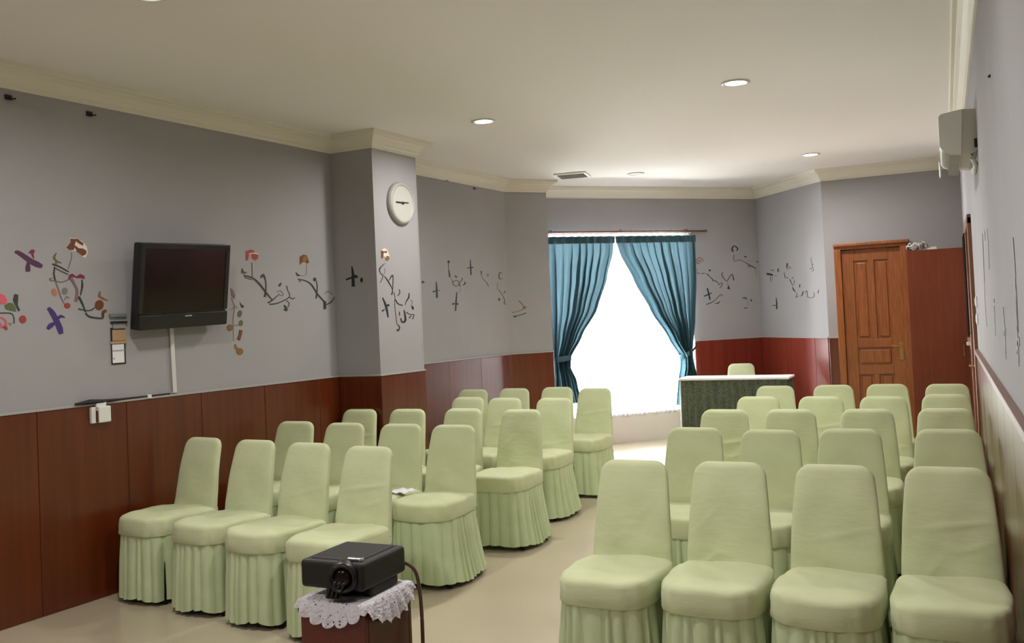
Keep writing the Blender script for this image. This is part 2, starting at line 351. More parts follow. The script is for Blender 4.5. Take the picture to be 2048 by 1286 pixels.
# ------------------------------------------------------------------ chairs
def sup(a, rx, ry, n): 
    c, s = math.cos(a), math.sin(a)
    return rx*math.copysign(abs(c)**(2/n), c), ry*math.copysign(abs(s)**(2/n), s)
def foot(a, grow=0):
    """seat outline: front (-y) broad with round corners, rear slightly narrower"""
    x, y = sup(a, .212+grow, .275+grow, 4.2)
    k = 1-.07*max(0, y/.275)
    return x*k, y-.012-.02*math.cos(x/.22*PI/2)*(1 if y < 0 else 0)
CK = .958
def back_mesh(seed):
    rnd = random.Random(seed); ph = [rnd.uniform(0, 6.28) for _ in range(8)]
    z0, z1 = .40, .892; NV, NU = 64, 96; vs = []; cr = [(rnd.uniform(-.1, .1), rnd.uniform(.12, .6), rnd.uniform(-.7, .9), rnd.uniform(.0025, .006)) for _ in range(3 if seed % 2 else 1)]
    def half(v):
        return .196-.012*v-.024*v*v
    rc = .062
    for j in range(NV):
        v = j/(NV-1); v = 1-(1-v)**1.35; z = z0+(z1-z0)*v
        w = half(v); dz = z-(z1-rc)
        if dz > 0: w -= rc-math.sqrt(max(0, rc*rc-dz*dz))
        t = .036-.008*v; tt = z-(z1-.026)
        if tt > 0: t *= math.sqrt(max(0.02, 1-(tt/.026)**2))
        yc = .185+.105*v-.012*math.sin(v*PI)
        for i in range(NU):
            x, y = sup(2*PI*i/NU, w, t, 3.6)
            wr = .0022*math.sin(z*46+ph[0]+x*6)*math.exp(-((v-.12)/.16)**2)+.0028*math.sin(z*22+x*17+ph[1])*(1-v)+.0016*math.sin(x*30+ph[2]-z*14)
            for c0, cv, ca, cam_ in cr:
                dd = (x-c0)*math.sin(ca)-(v-cv)*.46*math.cos(ca); al = (x-c0)*math.cos(ca)+(v-cv)*.46*math.sin(ca)
                wr += -cam_*math.exp(-(dd/.011)**2)*math.exp(-(al/.12)**2)
            if y < 0: y += wr + .008*(1-(x/max(w, .01))**2)*math.sin(PI*min(1, v*1.1))
            else: y += wr*.6
            vs.append((x*CK, (yc+y)*CK, .067+CK*z))
    fs = [(j*NU+i, j*NU+(i+1) % NU, (j+1)*NU+(i+1) % NU, (j+1)*NU+i) for j in range(NV-1) for i in range(NU)]
    fs.append(tuple(range((NV-1)*NU, NV*NU)))
    return mesh_of('backrest_cover', vs, fs, GREEN, True)
def seat_mesh(seed):
    rnd = random.Random(seed); p = rnd.uniform(0, 6); NU = 72; vs = []
    rings = [(.004, .352, 0), (.008, .362, 0), (.006, .40, 0), (.005, .438, 0), (.001, .451, 0), (-.008, .461, 0), (-.03, .467, 0), (-.09, .472, 0), (-.14, .473, 0), (-.18, .472, 0)]
    for gi, (g, z, _) in enumerate(rings):
        for i in range(NU):
            a = 2*PI*i/NU; x, y = foot(a, g)
            zz = z+(.0035*math.sin(x*21+y*9+p)+.003*math.sin(y*30-x*8+p))*(1 if z > .45 else .3)-.012*max(0, (y+.05)/.3)*(z > .44)
            dr = .0022*math.sin(a*11+p+z*50)+.002*math.sin(a*17+2*p)
            vs.append((x*(1+dr*3)*CK, y*(1+dr*3)*CK, .067+CK*zz))
    n = len(rings); fs = [(j*NU+i, j*NU+(i+1) % NU, (j+1)*NU+(i+1) % NU, (j+1)*NU+i) for j in range(n-1) for i in range(NU)]
    fs.append(tuple(range((n-1)*NU, n*NU)))
    return mesh_of('seat_cover', vs, fs, GREEN, True)
_fp = [foot(2*PI*i/720) for i in range(721)]; _fl = [0]
for _a, _b in zip(_fp[:-1], _fp[1:]): _fl.append(_fl[-1]+math.hypot(_b[0]-_a[0], _b[1]-_a[1]))
def arc_angle(u):
    import bisect
    t = (u % 1)*_fl[-1]; i = min(719, max(0, bisect.bisect_right(_fl, t)-1)); d = _fl[i+1]-_fl[i]
    return 2*PI*(i+(t-_fl[i])/d if d else i)/720
def skirt_mesh(seed, flare_r=0, flare_l=0):
    rnd = random.Random(seed); NU, NV = 300, 14
    npl = 27; pl = [rnd.uniform(.4, 1.8) for _ in range(npl)]; tot = sum(pl); cum = [0]
    for q in pl: cum.append(cum[-1]+q/tot)
    amp = [rnd.uniform(.35, 1.25) for _ in range(npl)]; drp = [rnd.uniform(0, .022) for _ in range(npl)]; off = [rnd.uniform(-.25, .25) for _ in range(npl)]
    def fn(u, v):
        k = max(i for i in range(npl) if cum[i] <= u+1e-9); s = (u-cum[k])/(cum[k+1]-cum[k])
        kn = (k+1) % npl; h = .5-.5*math.cos(2*PI*s)
        sh = .5-.5*math.cos(2*PI*min(1, max(0, s**(1.0))))
        a = arc_angle(u)
        x, y = foot(a, 0); nx, ny = x/.05, y/.075; l = math.hypot(nx, ny); nx /= l; ny /= l
        A = amp[k]
        grow = -.003+.018*v**.8
        if nx > .4: grow += flare_r*v*v*(nx-.4)
        if nx < -.4: grow += flare_l*v*v*(-nx-.4)
        r = grow+(.007+.023*min(1, v*2.2))*A*(sh**.45-.65)
        tw = off[k]*.01*v*math.sin(2*PI*s)
        z = .415-(.415-.02)*v+(drp[k]*(1-s)+drp[kn]*s)*v
        return ((x+nx*r-ny*tw)*CK, (y+ny*r+nx*tw)*CK, z)
    vs, fs = grid_mesh(NU, NV, fn, True)
    return mesh_of('skirt', vs, fs, SKIRT, True)
def leg_mesh(sx, sy):
    mb = MB(); mb.tube([(sx*.17, sy*.19, .36), (sx*.18, sy*.215, .012)], [.012, .011], 8); mb.tube([(sx*.18, sy*.215, .014), (sx*.18, sy*.215, 0)], .014, 8)
    return mesh_of('leg', mb.v, mb.f, LEGM)
BACKS = [back_mesh(i) for i in range(5)]; SEATS = [seat_mesh(i+20) for i in range(5)]
SK = [skirt_mesh(40+i) for i in range(6)]; SKR = [skirt_mesh(60+i, flare_r=.09) for i in range(3)]; SKL = [skirt_mesh(70+i, flare_l=.05) for i in range(2)]
LEGS = [leg_mesh(sx, sy) for sx in (-1, 1) for sy in (-1, 1)]
cnt = [0]
def chair(x, y, rz, label, group, side=None):
    i = cnt[0]; cnt[0] += 1
    t = thing('banquet_chair', (x, y, 0), label, 'chair', group, rz)
    sk = random.choice(SKR if side == 'r' else SKL if side == 'l' else SK)
    for nm, me in [('backrest_cover', BACKS[i % 5]), ('seat_cover', SEATS[(i*3) % 5]), ('skirt', sk)]+[('leg', l) for l in LEGS]:
        o = bpy.data.objects.new(nm, me); COL.objects.link(o); o.parent = t
    return t
YT = .29*CK   # back top lies this far behind the chair's origin
ORD = ['first', 'second', 'third', 'fourth', 'fifth']
RB = [[(-1.41, 4.335), (-.95, 4.345), (-.49, 4.335), (-.037, 4.345)], [(-1.43, 5.6), (-.968, 5.53), (-.53, 5.6), (-.03, 5.62)], [(-1.47, 6.63), (-1.0, 6.64), (-.51, 6.66), (-.035, 6.70)],
      [(-1.41, 7.6), (-.925, 7.58), (-.466, 7.56), (-.03, 7.70)], [(-1.435, 8.62), (-.943, 8.66), (-.491, 8.69), (-.03, 8.64)]]
LB = [[(-4.645, 4.84), (-4.125, 4.77), (-3.635, 4.69), (-3.128, 4.60)], [(-4.57, 5.77), (-4.065, 5.70), (-3.551, 5.665), (-3.107, 5.63)], [(-4.40, 6.71), (-4.0, 6.71), (-3.56, 6.73), (-3.06, 6.63)],
      [None, (-4.10, 7.71), (-3.67, 7.61), (-3.172, 7.58)], [(-4.49, 8.57), (-4.06, 8.65), (-3.62, 8.76), (-3.16, 8.60)]]
LB[2][0] = (-4.5, 6.68)
LB[2] = [(-4.58, 6.65), (-4.11, 6.66), (-3.60, 6.70), (-3.05, 6.63)]
seatn_r = ['aisle seat', 'second seat from the aisle', 'third seat from the aisle', 'seat against the right wall']
seatn_l = ['seat against the left wall', 'second seat from the left wall', 'third seat from the left wall', 'aisle seat']
rowname = ['front row', 'second row', 'third row', 'fourth row', 'rearmost row']
for r, row in enumerate(RB):
    for c, p in enumerate(row):
        chair(p[0]*CK, p[1]*CK-YT, R(random.uniform(-2, 2)), f'green skirted chair, {seatn_r[c]}, {rowname[r]} right of the aisle', 'chairs right of the aisle', 'l' if c == 0 else None)
for r, row in enumerate(LB):
    for c, p in enumerate(row):
        if p is None: continue
        lb = seatn_l[c] if not (r == 3 and c == 1) else 'leftmost of only three'
        chair(p[0]*CK, p[1]*CK-YT, R(random.uniform(-2, 2))+(R(-4) if r == 0 else 0), f'green skirted chair, {lb}, {rowname[r]} left of the aisle', 'chairs left of the aisle', 'r' if c == 3 else None)
chair(-2.33, 11.72-YT, R(4), 'pale green covered chair standing behind the white-topped skirted table', None)

# ------------------------------------------------------------------ head table
TX0, TX1, TY0, TY1, TZ = -2.865, -1.63, 10.68, 11.06, .82
tb = thing('skirted_table', ((TX0+TX1)/2, (TY0+TY1)/2, 0), 'long table with white top cloth and gathered dark olive skirt near the window', 'table')
MB().box(((TX0+TX1)/2, (TY0+TY1)/2, TZ-.012), (TX1-TX0+.03, TY1-TY0+.03, .026), .008).build('top_cloth', TABLEW, tb)
per = [(TX0, TY0), (TX1, TY0), (TX1, TY1), (TX0, TY1)]
def tsk(u, v):
    Lx, Ly = TX1-TX0, TY1-TY0; tot = 2*(Lx+Ly); s = u*tot
    if s < Lx: x, y, nx, ny = TX0+s, TY0, 0, -1
    elif s < Lx+Ly: x, y, nx, ny = TX1, TY0+s-Lx, 1, 0
    elif s < 2*Lx+Ly: x, y, nx, ny = TX1-(s-Lx-Ly), TY1, 0, 1
    else: x, y, nx, ny = TX0, TY1-(s-2*Lx-Ly), -1, 0
    k = s/.085; a = (.008+.018*v)*(math.sin(2*PI*k+.8*math.sin(k*.9))+.35*math.sin(k*3.7))
    g = a+.02*v
    return (x+nx*g, y+ny*g, TZ-.022-(TZ-.04)*v)
vs, fs = grid_mesh(420, 8, tsk, True); MB().add(vs, fs).build('skirt', TSK, tb, True)
for x in (TX0+.06, TX1-.06):
    for y in (TY0+.06, TY1-.06): MB().tube([(x, y, 0), (x, y, TZ-.03)], .018, 8).build('leg', LEGM, tb)

# ------------------------------------------------------------------ curtains
def interp(tab, v):
    for (a, x), (b, y) in zip(tab[:-1], tab[1:]):
        if v <= b: 
            s = (v-a)/(b-a); s = s*s*(3-2*s)*.35+s*.65; return x+(y-x)*s
    return tab[-1][1]
def curtain(name, label, outer, inner, ztop, zbot, nf, ztie, sgn, p0):
    t = thing(name, dg(outer[0][1], p0, 0), label, 'curtain', 'teal curtains')
    def fn(u, v):
        z = ztop+(zbot-ztop)*v; a = interp(outer, v); b = interp(inner, v); wv = abs(b-a)
        comp = min(1, wv/.95); A = (.030+.03*(1-comp))*(1+.45*math.sin(u*13+sgn*3)); fl = .5+.5*min(1, v*6)
        k = 2*PI*nf*u
        d = A*fl*(math.sin(k+.9*math.sin(u*9+1))+.3*math.sin(2.3*k+v*5))
        tt = a+(b-a)*(u+(.030+.012*math.sin(u*17+sgn))*fl*math.sin(k+.9*math.sin(u*9+1)+1.35)*(1-abs(2*u-1)**6))
        return dg(tt, p0-.01-d, z)
    vs, fs = grid_mesh(280, 70, fn); cl = MB().add(vs, fs).build('fabric', TEAL, t, True)
    hb = MB(); tt0, tt1 = outer[0][1], inner[0][1]
    # gathered heading
    vs, fs = grid_mesh(160, 6, lambda u, v: dg(tt0+(tt1-tt0)*u, p0-.012-.024*(math.sin(2*PI*nf*u+.9*math.sin(u*9+1)))-.012, ztop+.02-.085*v)); hb.add(vs, fs)
    hb.build('heading_tape', TEALD, t, True)
    vt_ = (ztie-ztop)/(zbot-ztop); a, b = interp(outer, vt_), interp(inner, vt_)
    tie = MB(); n = 40; c = (a+b)/2; rx = abs(b-a)/2+.012
    pts = [(c+rx*math.cos(2*PI*i/n), p0-.01+.075*math.sin(2*PI*i/n), ztie+sgn*.045*math.cos(2*PI*i/n)) for i in range(n)]
    vs = [dg(x, y, z+dz) for x, y, z in pts for dz in (-.032, .032)]
    tie.add(vs, [(2*i, 2*((i+1) % n), 2*((i+1) % n)+1, 2*i+1) for i in range(n)])
    tie.build('tie_band', TEALD, t, True)
    return t
PC = WALLP-.10
curtain('curtain', 'teal curtain tied back on the left side of the bright window', [(0, 4.34), (.7, 4.37), (.78, 4.38), (1, 4.36)],
        [(0, 5.285), (.08, 5.27), (.25, 5.17), (.43, 5.02), (.6, 4.78), (.72, 4.61), (.78, 4.60), (.86, 4.68), (1, 4.74)], 2.555, .55, 9, 1.10, .3, PC)
curtain('curtain', 'teal curtain tied back on the right side of the bright window', [(0, 6.43), (.25, 6.41), (.5, 6.36), (.68, 6.30), (.72, 6.295), (.84, 6.34), (1, 6.32)],
        [(0, 5.295), (.08, 5.34), (.25, 5.53), (.43, 5.75), (.6, 6.0), (.72, 6.165), (.77, 6.16), (.86, 6.11), (1, 6.07)], 2.555, .42, 10, 1.07, 1, PC)
tk = thing('tieback_cord', dg(6.42, WALLP, 1.18), 'short dark cord tying the right curtain to its wall hook', 'cord')
MB().tube([dg(6.29, PC-.06, 1.1), dg(6.36, PC-.02, 1.14), dg(6.43, WALLP-.02, 1.19)], .012, 8).build('cord', BLACKM, tk, True)
MB().lathe([(.016, 0), (.016, .008), (.007, .012), (.007, .03), (.012, .034)], dg(6.435, WALLP, 1.19), -DN, 12).build('hook', CHROME, tk, True)
sh = thing('sheer_curtain', dg(5.4, WALLP-.04, .34), 'white sheer curtain glowing across the whole window', 'curtain')
vs, fs = grid_mesh(420, 14, lambda u, v: dg(4.33+(6.405-4.33)*u, WALLP-.038+.014*math.sin(u*2*PI*34+.7*math.sin(u*21)), 2.56-(2.56-.325-.008*math.sin(u*60))*v))
MB().add(vs, fs).build('fabric', SHEER, sh, True)
rd = thing('curtain_rod', dg(5.5, WALLP-.07, 2.64), 'thin brown curtain rod above the window', 'curtain rod')
MB().tube([dg(4.36, WALLP-.07, 2.635), dg(6.62, WALLP-.07, 2.635)], .011, 12).build('rod', JAMB, rd, True)
MB().lathe([(.011, 0), (.018, .006), (.018, .02), (.006, .03)], dg(6.62, WALLP-.07, 2.635), DD, 12).build('finial', JAMB, rd, True)
for t in (4.45, 5.4, 6.35): MB().tube([dg(t, WALLP, 2.66), dg(t, WALLP-.07, 2.655), dg(t, WALLP-.072, 2.62)], .007, 8).build('bracket', JAMB, rd, True)
for i in range(22):
    t = 4.42+i*.094
    th = [dg(t, WALLP-.07+.017*math.sin(a), 2.632+.02*math.cos(a)) for a in [2*PI*j/12 for j in range(13)]]
    MB().tube(th, .0025, 5).tube([dg(t, WALLP-.07, 2.612), dg(t, WALLP-.09, 2.56)], .002, 5).build('ring', BRASS, rd, True)

# ------------------------------------------------------------------ cabinet and what lies on it
CX0, CX1, CY0, CY1, CZ = -.357, .208, 10.92, 11.39, 2.15
cb = thing('cabinet', ((CX0+CX1)/2, (CY0+CY1)/2, 0), 'tall plain reddish brown cabinet beside the wooden door', 'cabinet')
c = MB(); th = .018
for x in (CX0+th/2, CX1-th/2): c.box((x, (CY0+CY1)/2+.01, CZ/2), (th, CY1-CY0-.02, CZ), .002)
c.box(((CX0+CX1)/2, (CY0+CY1)/2+.01, CZ-th/2), (CX1-CX0-2*th, CY1-CY0-.02, th), .002); c.box(((CX0+CX1)/2, CY1-.005, CZ/2), (CX1-CX0-2*th, .008, CZ-.04)); c.box(((CX0+CX1)/2, (CY0+CY1)/2, .05), (CX1-CX0-2*th, CY1-CY0-.06, .08))
c.build('body', CABM, cb)
cdoor = MB().box(((CX0+CX1)/2, CY0+.009, CZ/2+.045), (CX1-CX0-.004, .018, CZ-.095), .002).build('door', CABM, cb)
k = MB(); k.tube([(CX1-.05, CY0, 1.0), (CX1-.05, CY0-.03, 1.0), (CX1-.05, CY0-.03, 1.12), (CX1-.05, CY0, 1.12)], .005, 8); k.build('handle', CHROME, cdoor)
bn = thing('twig_bundle', (-.24, 11.12, CZ), 'tangled white twig bundle on the left end of the cabinet top', 'ornament')
rnd = random.Random(3)
for i in range(16):
    c0 = Vector((-.25+rnd.uniform(-.07, .08), 11.1+rnd.uniform(-.06, .06), CZ+.05)); ax = Vector((rnd.uniform(-1, 1), rnd.uniform(-1, 1), rnd.uniform(-1, 1))).normalized(); q = Vector((0, 0, 1)).rotation_difference(ax); r0 = rnd.uniform(.025, .045)
    pts = [c0+q @ Vector((r0*math.cos(a), r0*1.2*math.sin(a), .015*math.sin(3*a))) for a in [2*PI*j/14 for j in range(15)]]
    for p in pts: p.z = max(p.z, CZ+.006)
    MB().tube(pts, rnd.uniform(.004, .008), 6).build('twig', [CREAMP, PAPER, GREYD][i % 3], bn, True)
fp = thing('folded_cloth', (-.07, 11.1, CZ), 'small flat beige cloth beside the twig bundle on the cabinet', 'cloth')
MB().box((-.1, 11.08, CZ+.01), (.1, .12, .02), .006).box((-.085, 11.08, CZ+.026), (.06, .09, .012), .005).build('cloth', CREAMP, fp)

# ------------------------------------------------------------------ things on the right wall
tag(MB().box((XR-.02, 9.75, 1.74), (.035, .62, .93), .006).build('black_panel', BOARDM), 'narrow black board hanging on the right wall between cabinet and side door', 'board')
lg = thing('white_ledge', (XR-.03, 9.7, 1.17), 'small white ledge below the black board beside the cabinet', 'ledge')
MB().box((XR-.028, 9.7, 1.18), (.055, .12, .03), .004).build('shelf', WHITE, lg); MB().box((XR-.012, 9.7, 1.15), (.022, .1, .05), .003).build('bracket', WHITE, lg)
for z, lb in ((1.575, 'upper white light switch beside the brown side door frame'), (1.445, 'lower white light switch beside the brown side door frame')):
    s = thing('light_switch', (XR, 7.85, z), lb, 'switch', 'light switches')
    MB().box((XR-.006, 7.85, z), (.012, .085, .085), .003).build('plate', WHITE, s); MB().box((XR-.014, 7.85, z), (.006, .03, .05), .002).build('rocker', WHITE, s)
ac = thing('air_conditioner', (XR, 6.5, 2.6), 'off-white wall air conditioner with open flap high on the right wall', 'air conditioner')
AY0, AY1 = 6.13, 6.93
def acp(pr, nm, m, y0=AY0, y1=AY1): return shade_auto(MB().prism([Vector((XR-x, 0, z)) for x, z in pr], (0, y0, 0), (0, y1, 0)).build(nm, m, ac), 30)
acp([(0, 2.725), (.07, 2.73), (.085, 2.47), (.03, 2.46), (0, 2.48)], 'rear_body', GREYW)
acp([(.0705, 2.73), (.185, 2.715), (.2, 2.7), (.202, 2.52), (.185, 2.495), (.15, 2.475), (.086, 2.47)], 'front_cover', WHITE, AY0-.006, AY1+.006)
MB().prism([Vector((XR-x, 0, z)) for x, z in [(.2, 2.5), (.206, 2.5), (.212, 2.44), (.207, 2.42), (.2, 2.44)]], (0, AY0+.03, 0), (0, AY1-.03, 0)).build('louver_flap', WHITE, ac)
for i in range(7): MB().prism([Vector((XR-x, 0, z)) for x, z in [(.09, 2.47), (.15, 2.475), (.16, 2.43), (.1, 2.42)]], (0, AY0+.1+i*.1, 0), (0, AY0+.104+i*.1, 0)).build('vane', GREYW, ac)
MB().tube([(XR-.03, AY0+.02, 2.47), (XR-.03, AY0+.0, 2.43), (XR-.012, AY0+.05, 2.4), (XR-.012, AY0+.4, 2.39)], .014, 10).build('pipe', GREYW, ac, True)
MB().box((XR-.008, AY0-.012, 2.52), (.016, .02, .05), .003).build('clip', BLACKM, ac)

# ------------------------------------------------------------------ television, conduit, holder, socket box on the left wall
def wl(y, out=0, z=0):
    p = Vector((XA(y), y, z)); return p+LN*out
pl = lambda px, py, out=0: at(px, py, A1+LN*out, LN)
a, b = pl(279, 482, .2), pl(461, 493, .2); c_, d_ = pl(275, 655, .11), pl(449, 654, .11)
W_ = ((b-a).length+(d_-c_).length)/2; up = ((a+b)/2-(c_+d_)/2); Hh = up.length; cen = (a+b+c_+d_)/4
tv = thing('television', cen-LN*.05, 'black flat television tilted forward on the left wall', 'television')
zz = up.normalized(); xx = (LD-zz*LD.dot(zz)).normalized(); yy = zz.cross(xx)
if yy.dot(LN) > 0: yy = -yy
xx = yy.cross(zz)
TM = Matrix((xx, yy, zz)).transposed().to_4x4(); TM.translation = cen      # local -y faces the room
MB().box((0, .035, 0), (W_, .065, Hh), .012, TM, 3).build('casing', BLACK, tv)
MB().box((0, .1, -.02), (W_*.62, .05, Hh*.6), .02, TM).build('rear_housing', BLACK, tv)
bz = .036; sh_ = Hh-.13
fb = MB(); zc = .045
fb.box((0, -.004, Hh/2-bz/2), (W_-.004, .014, bz), .004, TM); fb.box((-W_/2+bz/2, -.004, zc), (bz, .014, sh_), .004, TM); fb.box((W_/2-bz/2, -.004, zc), (bz, .014, sh_), .004, TM)
fb.build('bezel', BLACK, tv)
MB().box((0, -.001, zc), (W_-2*bz+.004, .01, sh_-.01), 0, TM).build('screen', SCREEN, tv)
MB().box((0, -.008, -Hh/2+.05), (W_-.004, .024, .098), .01, TM, 3).build('speaker_bar', BLACK, tv)
MB().box((0, -.021, -Hh/2+.093), (W_*.5, .004, .006), .001, TM).build('lip', BLACKM, tv)
MB().box((.02, -.0215, -Hh/2+.08), (.06, .004, .008), .001, TM).build('badge', CHROME, tv)
mt = MB(); q = cen.copy(); wp = q-LN*((q-A1).dot(LN))
mt.tube([wp+LN*.002, wp+LN*.03], .07, 12); mt.tube([wp, wp+LN*((q-A1).dot(LN)-.03)], .022, 10); mt.build('wall_mount', BLACKM, tv)
cn = MB(); p0, p1 = pl(343, 664, .012), pl(350, 787, .012)
p1.y = p0.y+.012; p1.x = wl(p1.y, .012).x; p1.z = 1.21; p0.z = 1.72
cn.tube([p0, p1], .018, 4); o = cn.build('cable_duct', WHITE); tag(o, 'white cable duct running from the television down to the wood panelling', 'cable duct')
# holder
hc = pl(235, 680); hy = hc.y
hl = thing('paper_holder', wl(hy, 0, hc.z), 'hanging wall holder with tan card and white slip, left of the television', 'paper holder')
WM = Matrix((LD, -LN, Vector((0, 0, 1)))).transposed().to_4x4(); WM.translation = wl(hy, 0, 0)
def hp(px0, py0, px1, py1, y0, y1, nm, m, bev=.002):
    u0, u1 = (pl(px0, py0)-wl(hy)).dot(LD), (pl(px1, py1)-wl(hy)).dot(LD); z0, z1 = pl(px1, py1).z, pl(px0, py0).z
    return MB().box(((u0+u1)/2, -(y0+y1)/2, (z0+z1)/2), (abs(u1-u0), y1-y0, abs(z1-z0)), bev, WM, 1).build(nm, m, hl)
hp(217, 628, 250, 634, 0, .02, 'rail', STEELG); hp(220, 643, 251, 646, 0, .022, 'rail', BLACKM); hp(225, 646, 250, 657, 0, .01, 'pocket', PAPERG)
hp(220, 656, 251, 727, 0, .008, 'backing', BLACKM); hp(222, 660, 250, 681, .008, .014, 'card', TAN); hp(219, 683, 251, 687, .008, .018, 'strip', TAN)
hp(222, 689, 247, 725, .008, .013, 'slip', PAPER); hp(222.5, 701, 247, 701.7, .0125, .0136, 'print_line', PAPERG, 0); hp(224, 716, 227, 719, .0125, .0136, 'print_mark', PAPERG, 0)
# socket box
sc = pl(190, 826); sb = thing('socket_box', wl(sc.y, .02, sc.z), 'white open socket box with loose cover at the top of the left panelling', 'socket')
WM2 = WM.copy(); WM2.translation = wl(sc.y, .014, sc.z)
MB().box((.03, -.022, -.01), (.085, .044, .1), .006, WM2).build('box', WHITE, sb)
MB().box((-.035, -.012, -.01), (.03, .024, .1), .004, WM2).build('side_plate', WHITE, sb)
MB().box((.02, -.014, .055), (.07, .02, .04), .004, WM2).build('cover', WHITE, sb)
MB().box((-.012, -.02, -.02), (.014, .03, .07), .002, WM2).build('slot', PANEL, sb)
wr = thing('loose_cable', wl(sc.y, .02, ZP), 'dark cable lying along the top edge of the left panelling', 'cable')
pts = [pl(150, 809, .03), pl(180, 804, .03), pl(205, 806, .03), pl(240, 803, .02), pl(296, 793, .02), pl(340, 788, .02)]
for p in pts: p.z = max(p.z, ZP+.007)
MB().tube(pts, [.006, .016, .012, .006, .005, .005], 8).build('cable', BLACKM, wr, True)
MB().box(pl(298, 793, .02), (.02, .03, .025), .003).build('clip', WHITE, wr)

# clock on the pillar
ck0 = at(799, 407, C1, LN); ck = thing('wall_clock', ck0, 'round pale wall clock on the pillar', 'clock')
rc_ = abs(at(799, 365, C1, LN).z-at(799, 449, C1, LN).z)/2
MB().lathe([(rc_, 0), (rc_, .02), (rc_-.012, .04), (rc_-.03, .044), (rc_-.034, .03)], ck0, LN, 48).build('rim', CLOCKR, ck, True)
MB().lathe([(rc_-.032, .0), (rc_-.032, .032), (.01, .034)], ck0, LN, 48).build('face', CLOCKF, ck)
CM = Matrix((LD, -LN, Vector((0, 0, 1)))).transposed().to_4x4(); CM.translation = ck0
MB().box((-.035, -.037, .002), (.12, .004, .012), .001, CM @ Matrix.Rotation(R(0), 4, 'Y')).build('hand', BLACKM, ck)
MB().box((.04, -.040, .004), (.08, .003, .008), .001, CM @ Matrix.Rotation(R(-3), 4, 'Y')).build('hand', BLACKM, ck)
MB().lathe([(.012, .034), (.012, .043), (.003, .045)], ck0, LN, 16).build('hub', BLACKM, ck)

# ------------------------------------------------------------------ stand, doily, projector in the foreground
SX0, SX1, SY0, SY1, SZ = -1.772, -1.545, 2.22, 2.47, .80
st = thing('pedestal', ((SX0+SX1)/2, (SY0+SY1)/2, 0), 'maroon box pedestal in the foreground under a white lace doily', 'pedestal')
for nm, c, d in (('front_panel', ((SX0+SX1)/2, SY0+.008, SZ/2), (SX1-SX0, .016, SZ-.02)), ('unseen_back_panel', ((SX0+SX1)/2, SY1-.008, SZ/2), (SX1-SX0, .016, SZ-.02)),
                 ('side_panel', (SX0+.008, (SY0+SY1)/2, SZ/2), (.016, SY1-SY0-.034, SZ-.02)), ('side_panel', (SX1-.008, (SY0+SY1)/2, SZ/2), (.016, SY1-SY0-.034, SZ-.02)),
                 ('top', ((SX0+SX1)/2, (SY0+SY1)/2, SZ-.009), (SX1-SX0+.004, SY1-SY0+.004, .018))): MB().box(c, d, .002).build(nm, MAROON, st)
dl = thing('lace_doily', ((SX0+SX1)/2, (SY0+SY1)/2, SZ), 'white scalloped lace doily draped over the maroon pedestal', 'doily')
cx, cy = (SX0+SX1)/2, (SY0+SY1)/2
def doily(u, v):
    a = 2*PI*u; r = v*(.188+.014*abs(math.sin(13*a))); x, y = cx+r*math.cos(a), cy+r*math.sin(a); e = .004
    qx, qy = min(max(x, SX0-e), SX1+e), min(max(y, SY0-e), SY1+e); ox, oy = x-qx, y-qy; ov = math.hypot(ox, oy)
    if ov > 1e-6:
        fl = .012*(1-math.exp(-ov*40))+.1*ov+.006*math.sin(26*a)*min(1, ov/.05); return (qx+ox/ov*fl, qy+oy/ov*fl, SZ+.004-ov*.985+.002)
    return (x, y, SZ+.005)
vs, fs = grid_mesh(260, 30, lambda u, v: doily(u, .02+.98*v), True)
o = MB().add(vs, fs).build('lace', LACE, dl, True)
pj = thing('projector', (cx, cy, SZ), 'black boxy projector resting on the lace doily', 'projector')
PX0, PX1, PY0, PY1, PZ0, PZ1 = -1.778, -1.556, 2.232, 2.47, SZ+.034, SZ+.116
MB().box(((PX0+PX1)/2, (PY0+PY1)/2, (PZ0+PZ1)/2), (PX1-PX0, PY1-PY0, PZ1-PZ0), .012, seg=3).build('body', BLACKM, pj)
MB().box(((PX0+PX1)/2, (PY0+PY1)/2, PZ1), (PX1-PX0-.05, PY1-PY0-.05, .006), .003).build('top_panel', BLACKM, pj)
MB().box((cx+.015, cy+.015, SZ+.022), (.16, .15, .032), .008).build('base', BLACKM, pj)
lx = PX1-.062; lz = PZ0+.043
MB().lathe([(.046, -.02), (.046, .012), (.04, .03), (.034, .03), (.03, .018)], (lx, PY0, lz), (.3, -1, 0), 28).build('lens_ring', BLACK, pj, True)
MB().lathe([(.031, .01), (.028, .022), (.015, .028), (.004, .029)], (lx, PY0, lz), (.3, -1, 0), 24).build('lens', SCREEN, pj, True)
MB().box((lx+.02, PY0+.03, PZ1+.004), (.05, .022, .012), .004).build('focus_slider', CHROME, pj)
for i in range(4):
    x = lx-.02+.014*i
    MB().tube([(x, PY0+.0, PZ0+.06-.006*i), (x-.01, PY0-.03, PZ0+.03), (x-.02, PY0-.028, PZ0-.01), (x-.025+.01*i, PY0-.005, SZ+.02), (x-.02, PY0+.04, SZ+.016)], .008, 8).build('cable', BLACK, pj, True)
pc = thing('power_cord', (SX1, SY1, SZ), 'brown power cord hanging down beside the maroon pedestal', 'cord')
MB().tube(cm3([(PX1-.03, PY1-.01, SZ+.06), (PX1-.01, PY1+.012, SZ+.055), (SX1+.006, SY1+.022, SZ+.03), (SX1+.02, SY1+.02, SZ-.02), (SX1+.034, SY1+.005, SZ-.09), (SX1+.043, SY1-.01, SZ-.17), (SX1+.045, SY1-.02, .4), (SX1+.04, SY1-.01, .12), (SX1+.06, SY1+.02, .008), (SX1+.25, SY1+.3, .006)]), .006, 8).build('cable', CORD, pc, True)
pp = at(802, 985, (0, 0, .525), Vector((0, 0, 1)))
